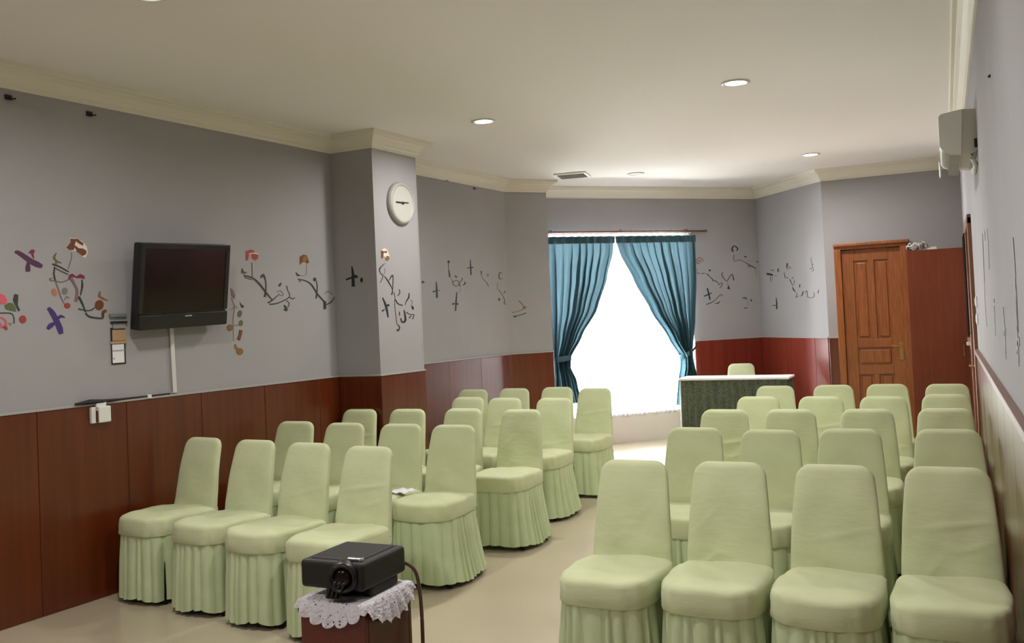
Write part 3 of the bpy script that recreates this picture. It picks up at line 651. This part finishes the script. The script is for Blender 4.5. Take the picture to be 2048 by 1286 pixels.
ps = thing('paper_sheet', (pp.x, pp.y, .521), 'crumpled white paper lying on a left chair seat beside the aisle', 'paper')
vs, fs = grid_mesh(9, 7, lambda u, v: Vector((pp.x-.07+.14*u+.02*v, pp.y-.05+.1*v, .527+.012*math.sin(u*7+v*3)**2+.02*max(0, v-.5))))
o = MB().add(vs, fs).build('sheet', PAPER, ps, True); so = o.modifiers.new('t', 'SOLIDIFY'); so.thickness = .002; so.offset = 1

# ------------------------------------------------------------------ wall decals and hooks
def ribbon(pts, wid):
    n = len(pts); wd = wid if isinstance(wid, (list, tuple)) else [wid]*n; Lf = []; Rt = []
    for i, (x, y) in enumerate(pts):
        x0, y0 = pts[max(i-1, 0)]; x1, y1 = pts[min(i+1, n-1)]; l = math.hypot(x1-x0, y1-y0) or 1; nx, ny = -(y1-y0)/l, (x1-x0)/l; h = wd[i]/2
        Lf.append((x+nx*h, y+ny*h)); Rt.append((x-nx*h, y-ny*h))
    return Lf, Rt
def smooth_pts(pts, wid, sub=3):
    n = len(pts); wd = wid if isinstance(wid, (list, tuple)) else [wid]*n
    if n < 3: return pts, wd
    out = []; ow = []
    for i in range(n-1):
        p0, p1, p2, p3 = pts[max(i-1, 0)], pts[i], pts[i+1], pts[min(i+2, n-1)]
        for k in range(sub):
            t = k/sub; f = lambda a, b, c, d: .5*(2*b+(c-a)*t+(2*a-5*b+4*c-d)*t*t+(3*b-a-3*c+d)*t**3)
            out.append((f(p0[0], p1[0], p2[0], p3[0]), f(p0[1], p1[1], p2[1], p3[1]))); ow.append(wd[i]*(1-t)+wd[i+1]*t)
    return out+[pts[-1]], ow+[wd[-1]]
def decal(name, label, cat, plane, fr, parts, group='flower decals on the walls'):
    """plane=(point, normal into the room); fr=(ox,oy,scale) of the traced sketch; parts: (name, material, kind, pts, width, layer)"""
    p0, nn = plane; ox, oy, s = fr
    W = lambda q: at(ox+q[0]/s, oy+q[1]/s, p0, nn)
    allp = [W(q) for p in parts for q in p[3]]; c = sum(allp, Vector())/len(allp)
    t = thing(name, c, label, cat, group)
    for i, p in enumerate(parts):
        nm, m, kind, pts = p[:4]; mb = MB(); off0 = nn*.0002; off1 = nn*(.0018+.0003*(i % 9))
        if kind == 'r':
            q, wd = smooth_pts(pts, p[4]); Lf, Rt = ribbon(q, wd)
            vs = [W(a)+o for o in (off1, off0) for a in Lf+Rt]; k = len(Lf); N2 = 2*k
            fs = []
            for j in range(k-1): fs += [(j, j+1, k+j+1, k+j), (N2+j, N2+k+j, N2+k+j+1, N2+j+1), (j, N2+j, N2+j+1, j+1), (k+j, k+j+1, N2+k+j+1, N2+k+j)]
            fs += [(0, k, N2+k, N2), (k-1, N2+k-1, N2+2*k-1, 2*k-1)]
            mb.add(vs, fs)
        else:
            if kind == 'e':
                (x, y), (rx, ry, an) = pts[0], p[4]; pts = [(x+rx*math.cos(a_)*math.cos(an)-ry*math.sin(a_)*math.sin(an), y+rx*math.cos(a_)*math.sin(an)+ry*math.sin(a_)*math.cos(an)) for a_ in [2*PI*j/16 for j in range(16)]]
            mb.prism([W(q) for q in pts], off0, off1)
        mb.build(nm, m, t)
    return t
PA = (A1, LN); PPL = (A1, Vector((0, -1, 0))); PPR = (C1, LN); PB = (B0, LN)
cd_ = (D1-B1).normalized(); PC2 = (B1, Vector((cd_.y, -cd_.x, 0))); PWN = (dg(0, WALLP), -DN); _nd = (G1-F1).normalized(); PNK = (F1, Vector((_nd.y, -_nd.x, 0))); PRT = (Vector((XR, 0, 0)), Vector((-1, 0, 0)))
Z1 = (0, 460, 5.358); Z2 = (440, 480, 5.358); Z3 = (680, 480, 6.43); Z4 = (840, 500, 8.574); Z5 = (1380, 480, 8.575); Z6 = (1510, 500, 9.893); Z7 = (1930, 420, 4.288)
DG = 'dragonfly decals on the walls'
decal('dragonfly_decal', 'dark plum dragonfly decal with magenta wing, high left of the television', 'wall decal', PA, Z1, [
    ('body', PLUM, 'r', [(158, 240), (190, 240), (260, 285), (330, 335), (400, 370), (452, 392)], [22, 42, 52, 60, 62, 34]), ('wing', MAGENTA, 'r', [(310, 250), (340, 222), (365, 225), (345, 252), (362, 305)], [14, 26, 14, 30, 10]), ('wing', PLUM, 'r', [(300, 338), (298, 400), (298, 446)], [20, 54, 46])], DG)
decal('dragonfly_decal', 'violet dragonfly decal left of the paper holder', 'wall decal', PA, Z1, [
    ('body', VIOLET, 'r', [(515, 835), (560, 890), (610, 985), (640, 1060), (655, 1115)], [34, 60, 62, 66, 46]), ('wing', VIOLET, 'r', [(615, 950), (650, 925), (695, 938)], [30, 34, 6]), ('wing', VIOLET, 'r', [(590, 995), (540, 1025), (508, 1062)], [26, 52, 30])], DG)
decal('flower_decal', 'large brown and cream flower branch decal between the two purple dragonflies', 'wall decal', PA, Z1, [
    ('petal', CREAMP, 'p', [(745, 85), (800, 88), (880, 120), (930, 180), (938, 240), (915, 300), (870, 280), (820, 220), (780, 225), (715, 200), (705, 180), (755, 130)]),
    ('petal', BROWNP, 'p', [(750, 92), (830, 98), (890, 140), (890, 170), (850, 150), (810, 120), (800, 160), (790, 215), (745, 215), (706, 188), (755, 130)]), ('petal', BROWNP, 'p', [(805, 165), (840, 195), (890, 200), (925, 225), (920, 260), (880, 280), (830, 235), (790, 180)]),
    ('stem', MAUVE, 'r', [(765, 240), (765, 300), (730, 418)], 7), ('leaf', OLIVE, 'r', [(605, 245), (578, 290), (600, 330), (660, 355)], [6, 24, 22, 4]), ('leaf', OLIVE, 'r', [(596, 320), (600, 365)], 14), ('stem', DGREEN, 'r', [(560, 365), (640, 395), (735, 450)], [18, 14, 10]),
    ('stem', DGREEN, 'r', [(575, 400), (650, 440), (728, 478)], 7), ('stem', DGREEN, 'r', [(585, 395), (575, 470), (590, 540)], [10, 16, 14]), ('stem', MAUVE, 'r', [(590, 540), (625, 640), (655, 730), (690, 795)], [16, 18, 14, 10]), ('stem', OLIVE, 'r', [(590, 545), (660, 560), (735, 530)], 9),
    ('bud', OLIVE, 'r', [(590, 540), (550, 545), (530, 525), (560, 515)], 8), ('petal', MAGENTA, 'p', [(728, 520), (745, 478), (775, 468), (815, 498), (860, 472), (900, 490), (908, 525), (870, 515), (820, 515), (780, 500), (755, 540)]),
    ('petal', MAUVE, 'r', [(755, 510), (800, 590), (825, 660), (810, 765)], [34, 26, 30, 34]), ('stem', DGREEN, 'r', [(875, 530), (880, 600), (860, 700)], [8, 22, 8]), ('stem', DGREEN, 'r', [(840, 715), (880, 790), (915, 880)], [26, 20, 10]),
    ('stem', DGREEN, 'r', [(838, 845), (920, 862), (980, 855), (1010, 830)], [12, 8, 10, 6]), ('stem', DGREEN, 'r', [(915, 890), (960, 930), (1095, 945), (1100, 890)], [14, 18, 16, 12]), ('leaf', BROWNP, 'e', [(1062, 805)], (48, 55, .3)), ('leaf', GOLD, 'r', [(1075, 658), (1062, 705), (1100, 735), (1158, 757)], [14, 30, 24, 6]), ('leaf', BROWNP, 'r', [(1140, 865), (1105, 880), (1095, 930)], [30, 36, 14]),
    ('leaf', ORANGE, 'e', [(580, 668)], (28, 42, -.3)), ('leaf', GREYD, 'e', [(692, 655)], (30, 38, .2)), ('berry', REDP, 'e', [(719, 811)], (33, 30, 0)), ('stem', GREYD, 'r', [(690, 750), (712, 710), (738, 735)], 9)])
decal('flower_decal', 'pink flower decal with green leaf cut by the left edge', 'wall decal', PA, Z1, [
    ('petal', PINKP, 'p', [(-160, 700), (-60, 680), (0, 680), (50, 700), (78, 760), (60, 790), (0, 795), (-160, 790)]), ('leaf', OLIVE, 'p', [(45, 810), (90, 780), (135, 785), (165, 830), (172, 875), (110, 865), (60, 850)]), ('bud', DGREEN, 'r', [(175, 690), (165, 750), (180, 815), (205, 865)], [40, 56, 22, 26]),
    ('stem', DGREEN, 'r', [(-160, 892), (0, 890), (110, 892), (145, 930), (148, 1003)], 10), ('berry', REDP, 'e', [(242, 958)], (38, 42, 0)), ('petal', PINKP, 'r', [(-100, 960), (0, 935), (60, 975), (55, 1030)], [20, 14, 14, 30]), ('petal', REDP, 'p', [(25, 1030), (75, 1040), (78, 1068), (50, 1070)]), ('petal', PINKP, 'r', [(-40, 1000), (0, 1010), (12, 1045)], 30), ('petal', ORANGE, 'p', [(90, 995), (130, 998), (112, 1025)])])
decal('flower_decal', 'red flower decal on a dark curved branch just right of the television', 'wall decal', PA, Z2, [
    ('petal', REDP, 'p', [(272, 120), (330, 102), (365, 115), (368, 140), (310, 150), (300, 215), (275, 222)]), ('petal', REDP, 'p', [(335, 150), (412, 150), (405, 200), (375, 222), (340, 195)]), ('petal', CREAMP, 'r', [(310, 150), (355, 140), (410, 155)], 8), ('stem', DGREEN, 'r', [(340, 240), (345, 395)], 5),
    ('leaf', DGREEN, 'r', [(235, 305), (245, 345), (285, 350)], [6, 24, 4]), ('leaf', OLIVE, 'r', [(225, 340), (245, 360)], 10), ('stem', DGREEN, 'r', [(252, 380), (345, 405), (420, 470), (490, 560), (555, 640)], [14, 14, 18, 16, 8]), ('stem', DGREEN, 'r', [(260, 400), (340, 425)], 6), ('leaf', DGREEN, 'r', [(435, 405), (460, 375), (485, 430), (490, 530), (478, 610)], [12, 26, 9, 10, 22]),
    ('stem', DGREEN, 'r', [(510, 675), (560, 645), (640, 575)], [14, 12, 5]), ('stem', DGREEN, 'r', [(532, 690), (620, 675), (742, 612), (725, 540), (712, 490)], [14, 10, 9, 7, 10]), ('leaf', DGREEN, 'p', [(620, 490), (648, 458), (660, 465), (640, 500)]), ('leaf', GREYD, 'r', [(605, 555), (650, 545), (680, 590), (640, 590)], 6), ('leaf', DGREEN, 'r', [(742, 612), (780, 630), (800, 615)], 7),
    ('stem', DGREEN, 'r', [(712, 650), (740, 680), (725, 720)], 6), ('leaf', DGREEN, 'p', [(680, 695), (705, 705), (725, 745), (712, 765), (678, 748), (695, 735)])])
decal('flower_decal', 'brown flower decal on a branch next to the pillar corner', 'wall decal', PA, Z2, [
    ('petal', BROWNP, 'p', [(852, 180), (890, 157), (930, 165), (955, 240), (930, 255), (905, 225), (880, 240), (852, 268)]), ('petal', GOLD, 'e', [(908, 205)], (22, 36, .3)), ('stem', GREYD, 'r', [(925, 265), (920, 375), (850, 378)], 3), ('leaf', DGREEN, 'r', [(812, 345), (830, 375), (858, 380)], [6, 22, 6]), ('leaf', MAUVE, 'p', [(830, 415), (880, 430), (858, 455)]),
    ('stem', DGREEN, 'r', [(835, 420), (910, 435), (980, 480), (1035, 570), (1115, 660)], [10, 10, 14, 14, 14]), ('leaf', DGREEN, 'e', [(1013, 422)], (16, 20, 0)), ('stem', DGREEN, 'r', [(1030, 435), (1040, 510), (1028, 625)], [6, 8, 14]), ('stem', DGREEN, 'r', [(1120, 655), (1122, 740)], 26), ('stem', DGREEN, 'r', [(1130, 695), (1190, 665), (1228, 610)], [10, 14, 6]), ('leaf', GREYD, 'r', [(1120, 580), (1158, 548), (1210, 590)], [6, 14, 4])])
decal('vine_decal', 'trailing vine decal with brown leaves hanging below the television edge', 'wall decal', PA, Z2, [
    ('petal', MAUVE, 'p', [(110, 515), (135, 530), (165, 600), (150, 632), (120, 600)]), ('stem', MAUVE, 'r', [(120, 620), (155, 720), (140, 850), (145, 1085)], [8, 7, 8, 5]), ('stem', GREYD, 'r', [(105, 740), (135, 740), (160, 700), (185, 740)], 5), ('leaf', DGREEN, 'p', [(208, 660), (228, 690), (260, 710), (240, 730), (222, 715)]), ('leaf', OLIVE, 'e', [(210, 790)], (24, 38, .2)), ('leaf', OLIVE, 'e', [(222, 890)], (22, 32, .1)), ('stem', GREYD, 'r', [(150, 910), (185, 915), (210, 880)], 5),
    ('leaf', GOLD, 'e', [(105, 940)], (30, 34, 0)), ('leaf', BROWNP, 'r', [(222, 965), (215, 1010), (195, 1070)], [34, 30, 34]), ('leaf', GOLD, 'r', [(165, 1115), (165, 1150), (205, 1185)], [14, 34, 26]), ('leaf', GOLD, 'e', [(210, 1195)], (38, 38, 0))])
decal('dragonfly_decal', 'charcoal dragonfly decal on the shaded side of the pillar', 'wall decal', PPL, Z3, [
    ('body', INK, 'r', [(152, 338), (165, 420), (172, 600)], [14, 30, 44]), ('wing', INK, 'r', [(78, 512), (150, 485), (228, 475)], [22, 24, 26]), ('wing', INK, 'r', [(180, 455), (220, 460)], 16), ('spot', INK, 'e', [(278, 515)], (18, 30, 0))], DG)
decal('dragonfly_decal', 'slanting black dragonfly decal on the pillar face below the clock', 'wall decal', PPR, Z3, [
    ('body', INKB, 'r', [(545, 740), (590, 850), (618, 995)], [10, 30, 16]), ('wing', INKB, 'r', [(540, 915), (575, 890)], [20, 10]), ('wing', INKB, 'e', [(618, 838)], (18, 14, 0))], DG)
decal('flower_decal', 'gold and brown flower decal with wiry stem under the clock', 'wall decal', PPR, Z3, [
    ('petal', CREAMP, 'p', [(530, 130), (570, 105), (610, 130), (640, 220), (625, 270), (560, 200)]), ('petal', BROWNP, 'p', [(528, 132), (560, 145), (605, 140), (600, 168), (560, 165), (550, 235), (528, 235)]), ('petal', GOLD, 'e', [(608, 235)], (26, 32, .4)), ('stem', DGREEN, 'r', [(575, 300), (510, 365), (515, 420), (550, 465), (520, 548)], [3, 16, 8, 8, 7]), ('stem', GREYD, 'r', [(575, 360), (575, 410), (555, 460)], 4),
    ('stem', INK, 'r', [(570, 465), (620, 535), (672, 635), (662, 705)], [4, 12, 6, 16]), ('stem', INK, 'r', [(630, 520), (665, 460), (680, 470), (675, 640)], [5, 14, 7, 6]), ('stem', DGREEN, 'r', [(690, 670), (705, 740), (700, 830), (730, 1080)], 4), ('stem', INK, 'r', [(710, 765), (745, 820), (805, 840)], 9), ('stem', INK, 'r', [(760, 635), (768, 680), (740, 718)], 10), ('bud', INK, 'r', [(885, 680), (882, 740), (850, 790), (835, 840)], [8, 18, 10, 5]),
    ('leaf', INK, 'r', [(762, 920), (765, 970)], 9), ('leaf', INK, 'r', [(780, 1005), (795, 1055), (840, 1030), (822, 900)], [14, 18, 26, 12]), ('stem', INK, 'r', [(850, 925), (890, 955), (950, 960), (930, 1020)], 7), ('leaf', INK, 'r', [(925, 850), (940, 890)], 22), ('stem', GREYD, 'r', [(900, 770), (930, 790), (915, 850)], 5), ('bud', INK, 'r', [(735, 1085), (765, 1120), (745, 1165), (728, 1150)], [6, 9, 16, 8]), ('stem', INK, 'r', [(885, 1005), (910, 975)], 9)])
def cross(name_label, plane, fr, body, bw, bar, barw, extra=()):
    decal('dragonfly_decal', name_label, 'wall decal', plane, fr, [('body', INKB, 'r', body, bw), ('wing', INKB, 'r', bar, barw)]+list(extra), DG)
cross('black dragonfly decal on the wall just beyond the pillar', PB, Z4, [(276, 540), (285, 650), (290, 820)], [10, 26, 32], [(218, 718), (260, 705), (300, 690), (340, 700)], [26, 14, 8, 12])
cross('upright black dragonfly decal, highest beyond the pillar', PB, Z4, [(862, 158), (866, 260), (874, 428)], [6, 20, 22], [(812, 310), (860, 302), (908, 298)], [18, 14, 26])
cross('black dragonfly decal hanging lowest beyond the pillar', PB, Z4, [(632, 720), (620, 850), (608, 1045)], [10, 22, 26], [(555, 930), (600, 915), (655, 930)], [36, 8, 34])
decal('flower_decal', 'thin looping branch decal between the three black dragonflies', 'wall decal', PB, Z4, [
    ('bud', INK, 'e', [(488, 203)], (18, 24, 0)), ('stem', INK, 'r', [(485, 225), (485, 340), (500, 365)], 7), ('stem', INK, 'r', [(497, 345), (500, 400), (512, 462)], [8, 20, 26]), ('stem', GREYD, 'r', [(520, 480), (555, 530)], 4), ('stem', INK, 'r', [(553, 535), (570, 590), (615, 622), (665, 595), (675, 560), (625, 520), (565, 545)], 8), ('stem', INK, 'r', [(680, 560), (715, 520), (724, 478)], [6, 8, 12]), ('stem', INK, 'r', [(660, 575), (695, 625)], 8), ('leaf', INK, 'r', [(595, 435), (618, 470), (635, 450)], 10), ('leaf', INK, 'r', [(735, 602), (770, 575), (765, 545)], [10, 18, 6]), ('stem', GREYD, 'r', [(695, 640), (690, 700), (640, 750)], 3)])
decal('vine_decal', 'slim pin-like stem decal right of the highest black dragonfly', 'wall decal', PB, Z4, [('stem', INK, 'r', [(1050, 360), (1050, 430)], [20, 6]), ('stem', DGREEN, 'r', [(1052, 430), (1090, 505), (1150, 570), (1172, 625)], [5, 5, 9, 9]), ('leaf', GREYD, 'r', [(1160, 400), (1148, 430), (1162, 455), (1176, 430), (1160, 400)], 7)])
decal('vine_decal', 'faint wavy vine decal close to the corner pier', 'wall decal', PB, Z4, [('flower', DGREEN, 'r', [(1400, 395), (1360, 392), (1358, 490), (1412, 490)], [10, 12, 14, 8]), ('stem', GREYD, 'r', [(1360, 565), (1325, 590), (1325, 650), (1340, 685), (1365, 680)], 6), ('stem', DGREEN, 'r', [(1350, 690), (1390, 740), (1450, 860), (1440, 910), (1480, 935)], [8, 6, 8, 12, 6]), ('leaf', INK, 'e', [(1356, 848)], (14, 20, .2)), ('leaf', DGREEN, 'r', [(1430, 750), (1462, 705)], [4, 14])])
decal('bird_decal', 'tan boat-shaped leaf decal on the corner pier beside the window', 'wall decal', PC2, Z4, [('stem', OLIVE, 'r', [(1575, 1070), (1660, 1058), (1770, 1015)], [12, 10, 14]), ('leaf', GOLD, 'p', [(1760, 975), (1800, 955), (1826, 1000), (1760, 1020)]), ('leaf', GOLD, 'r', [(1690, 870), (1730, 905), (1780, 970)], [20, 18, 14]), ('stem', DGREEN, 'r', [(1600, 1140), (1680, 1125), (1820, 1080)], [20, 12, 16]), ('leaf', DGREEN, 'p', [(1585, 1128), (1670, 1128), (1630, 1162)])])
decal('flower_decal', 'brown ringed flower decal on a stem right of the right curtain', 'wall decal', PWN, Z5, [('petal', GOLD, 'r', [(110, 350), (155, 300), (225, 350), (180, 375), (130, 410), (110, 350)], [18, 14, 14, 10, 22, 18]), ('petal', BROWNP, 'r', [(140, 360), (180, 345)], 14), ('stem', GREYD, 'r', [(125, 480), (120, 550), (150, 575)], 9), ('stem', DGREEN, 'r', [(120, 570), (170, 575)], 10), ('stem', DGREEN, 'r', [(195, 575), (260, 570)], [14, 8]), ('leaf', INK, 'e', [(340, 522)], (16, 16, 0)), ('stem', INK, 'r', [(285, 580), (340, 630), (395, 690), (385, 710)], [16, 8, 12, 8]), ('stem', INK, 'r', [(415, 690), (490, 745), (490, 780)], [14, 5, 8]), ('stem', DGREEN, 'r', [(500, 760), (550, 735), (540, 790), (505, 825)], [8, 8, 10, 5])])
decal('flower_decal', 'black zigzag branch decal above the dragonfly near the right curtain', 'wall decal', PWN, Z5, [('stem', INK, 'r', [(570, 552), (545, 580), (565, 640), (632, 715)], [6, 12, 12, 6]), ('stem', INK, 'r', [(632, 710), (718, 585), (750, 692)], [8, 12, 18]), ('stem', INK, 'r', [(632, 740), (660, 770)], 4), ('leaf', INK, 'p', [(655, 765), (690, 850), (625, 825), (650, 815)])])
cross('black dragonfly decal on the wall nearest the right curtain', PWN, Z5, [(295, 825), (320, 920), (342, 1025)], [22, 26, 24], [(240, 965), (310, 935), (375, 905)], [20, 20, 12])
decal('vine_decal', 'curved sprig decal under the dragonfly near the right curtain', 'wall decal', PWN, Z5, [('stem', INK, 'r', [(278, 1105), (350, 1080), (430, 1030), (525, 935), (555, 965)], [14, 14, 8, 10, 10]), ('leaf', INK, 'r', [(420, 1080), (480, 1085), (510, 1050)], [5, 18, 8])])
decal('flower_decal', 'black ring flower decal on a stem, highest on the wall behind the table', 'wall decal', PWN, Z5, [('petal', INK, 'r', [(745, 200), (720, 160), (755, 100), (820, 150), (790, 185)], [20, 24, 16, 20, 10]), ('stem', INK, 'r', [(755, 255), (755, 360), (845, 340), (930, 375), (1040, 440), (1130, 490)], [8, 6, 8, 7, 14, 12]), ('leaf', INK, 'r', [(928, 280), (970, 295)], 16), ('leaf', GREYD, 'r', [(985, 350), (1030, 358)], 9), ('leaf', INK, 'r', [(1130, 372), (1200, 378)], 12), ('leaf', DGREEN, 'r', [(985, 430), (1020, 465), (1050, 440)], 8), ('stem', GREYD, 'r', [(1130, 500), (1132, 600), (1155, 605)], 5)])
decal('vine_decal', 'small hook-shaped bud decal above the chair behind the table', 'wall decal', PWN, Z5, [('bud', INK, 'r', [(900, 1000), (940, 985), (975, 1010), (930, 1005)], [14, 14, 12, 8]), ('stem', GREYD, 'r', [(985, 1030), (990, 1130)], 5), ('bud', INK, 'r', [(920, 1160), (955, 1168), (985, 1155)], [6, 16, 5]), ('spot', INK, 'e', [(1050, 1035)], (12, 18, 0))])
decal('vine_decal', 'black T-shaped bloom decal just right of the room corner', 'wall decal', PNK, Z6, [('bloom', INK, 'r', [(230, 470), (290, 480), (355, 495)], [36, 40, 30]), ('stem', GREYD, 'r', [(308, 500), (308, 625)], 16), ('stem', GREYD, 'r', [(345, 520), (342, 610)], 6), ('leaf', INK, 'r', [(300, 400), (345, 400), (378, 412)], [6, 14, 8]), ('leaf', INK, 'r', [(462, 365), (455, 430)], [14, 26]), ('leaf', INK, 'r', [(400, 510), (425, 508)], 10)])
decal('flower_decal', 'gold tipped flower decal on a scribbled branch left of the wooden door', 'wall decal', PNK, Z6, [('petal', INK, 'r', [(640, 258), (632, 350)], [26, 26]), ('petal', GOLD, 'r', [(610, 375), (660, 370), (710, 345), (660, 320)], [14, 18, 16, 8]), ('stem', INK, 'r', [(578, 445), (602, 555)], [6, 14]), ('leaf', INK, 'e', [(647, 551)], (10, 12, 0)), ('leaf', INK, 'p', [(735, 540), (765, 548), (732, 568)]), ('stem', INK, 'r', [(690, 582), (720, 650), (752, 712)], [14, 10, 5]), ('stem', DGREEN, 'r', [(780, 585), (775, 650), (762, 690)], 4), ('stem', INK, 'r', [(748, 735), (768, 790), (805, 835)], [12, 22, 4]), ('leaf', INK, 'r', [(890, 682), (884, 740)], 14), ('stem', INK, 'r', [(830, 840), (820, 930), (800, 940)], [6, 12, 14]), ('stem', INK, 'r', [(815, 932), (870, 910)], 8), ('leaf', INK, 'r', [(950, 818), (940, 880), (908, 915)], [16, 20, 6]), ('stem', INK, 'r', [(985, 850), (1020, 805), (1035, 850), (1050, 935), (1145, 938), (1175, 900), (1165, 830)], [5, 9, 8, 9, 9, 9, 3]), ('leaf', INK, 'r', [(1265, 785), (1245, 858)], [8, 16])])
decal('vine_decal', 'thin curly sprig decal high beside the wooden door', 'wall decal', PNK, Z6, [('stem', DGREEN, 'r', [(1113, 130), (1110, 210), (1130, 270), (1135, 330), (1155, 370), (1150, 415), (1110, 410)], [3, 10, 9, 10, 6, 10, 4]), ('leaf', DGREEN, 'r', [(1085, 372), (1130, 365)], 14), ('leaf', DGREEN, 'r', [(1105, 285), (1165, 285)], [4, 8])])
cross('slim black dragonfly decal low on the wall right of the room corner', PNK, Z6, [(420, 935), (430, 1050), (432, 1170)], [6, 28, 28], [(345, 1096), (385, 1098), (415, 1092)], [12, 18, 8])
# right wall, seen at a grazing angle: decals of the same size and shape as the others, drawn on the wall itself
def wall_decal(name, label, y, z, parts, group):
    t = thing(name, (XR, y, z), label, 'wall decal', group)
    for i, (nm, m, pts, wid) in enumerate(parts):
        q, wd = smooth_pts(pts, wid); Lf, Rt = ribbon(q, wd); k = len(Lf); mb = MB(); N2 = 2*k
        vs = [Vector((XR-o, y-u, z+v)) for o in (.002, .0002) for u, v in Lf+Rt]; fs = []
        for j in range(k-1): fs += [(j, j+1, k+j+1, k+j), (N2+j, N2+k+j, N2+k+j+1, N2+j+1), (j, N2+j, N2+j+1, j+1), (k+j, k+j+1, N2+k+j+1, N2+k+j)]
        fs += [(0, k, N2+k, N2), (k-1, N2+k-1, N2+2*k-1, 2*k-1)]
        mb.add(vs, fs).build(nm, m, t)
FD = 'flower decals on the walls'
wall_decal('flower_decal', 'long thin black stem decal nearest the camera on the right wall', 3.55, 1.6, [('stem', INK, [(0, .2), (.01, .1), (-.02, .05), (0, .0), (-.02, -.12)], [.006, .03, .04, .016, .008]), ('stem', GREYD, [(.0, .05), (-.06, -.05), (-.05, -.1)], .012)], FD)
wall_decal('dragonfly_decal', 'black dragonfly decal nearest the camera on the right wall', 3.62, 1.42, [('body', INK, [(0, .09), (0, .03), (-.01, -.06)], [.014, .05, .012]), ('wing', INK, [(-.08, -.01), (0, .02), (.08, .03)], [.025, .02, .03])], DG)
wall_decal('dragonfly_decal', 'black dragonfly decal second from the camera on the right wall', 4.38, 1.44, [('body', INK, [(0, .12), (0, .03), (-.02, -.1)], [.01, .06, .014]), ('wing', INK, [(-.07, .0), (0, .01), (.07, .02)], [.025, .02, .03])], DG)
wall_decal('vine_decal', 'thin stem decal with a black bud right of the light switches', 5.15, 1.52, [('bud', INK, [(0, .075), (0, .055)], .05), ('stem', GREYD, [(-.02, .04), (-.04, -.04), (-.06, -.11)], .014)], FD)
wall_decal('flower_decal', 'faint tall stem decal in the middle of the right wall', 5.45, 1.82, [('stem', MAUVE, [(0, .14), (.03, .03), (-.04, -.06)], [.02, .018, .03])], FD)
wall_decal('flower_decal', 'faint tall stem decal close to the brown side door frame', 6.2, 1.78, [('stem', INK, [(.1, .2), (.08, .13), (-.02, -.08)], [.03, .05, .03]), ('stem', GREYD, [(-.02, -.08), (-.1, -.2), (-.05, -.35)], [.03, .02, .015]), ('leaf', GREYD, [(.35, .18), (.45, .16)], .05)], FD)

def hook(px, py, plane, label, s=.03):
    p = at(px, py, *plane); nn = plane[1]; t = thing('wall_hook', p, label, 'hook', 'small black hooks under the cornice'); al = Vector((-nn.y, nn.x, 0)); M = Matrix((al, -nn, Vector((0, 0, 1)))).transposed().to_4x4(); M.translation = p
    MB().box((0, -.004, 0), (s*1.5, .008, s), .003, M).build('plate', BLACKM, t)
    q = s/.03; MB().tube([p+nn*.006*q, p+nn*.02*q-Vector((0, 0, .012*q)), p+nn*.028*q+al*.03*q-Vector((0, 0, .006*q))], .005*q, 6).build('peg', BLACKM, t)
hook(16, 195, PA, 'black hook under the cornice nearest the left edge'); hook(178, 228, PA, 'black hook under the cornice above the large brown flower decal')
hook(891, 360, PB, 'black hook under the cornice just beyond the pillar', .022); hook(948, 377, PB, 'black hook under the cornice farthest along the left wall', .022); hook(1981, 152, PRT, 'tiny black hook high on the right wall', .012)
hook(845, 564, PB, 'tiny black hook halfway up the wall right of the pillar', .018)
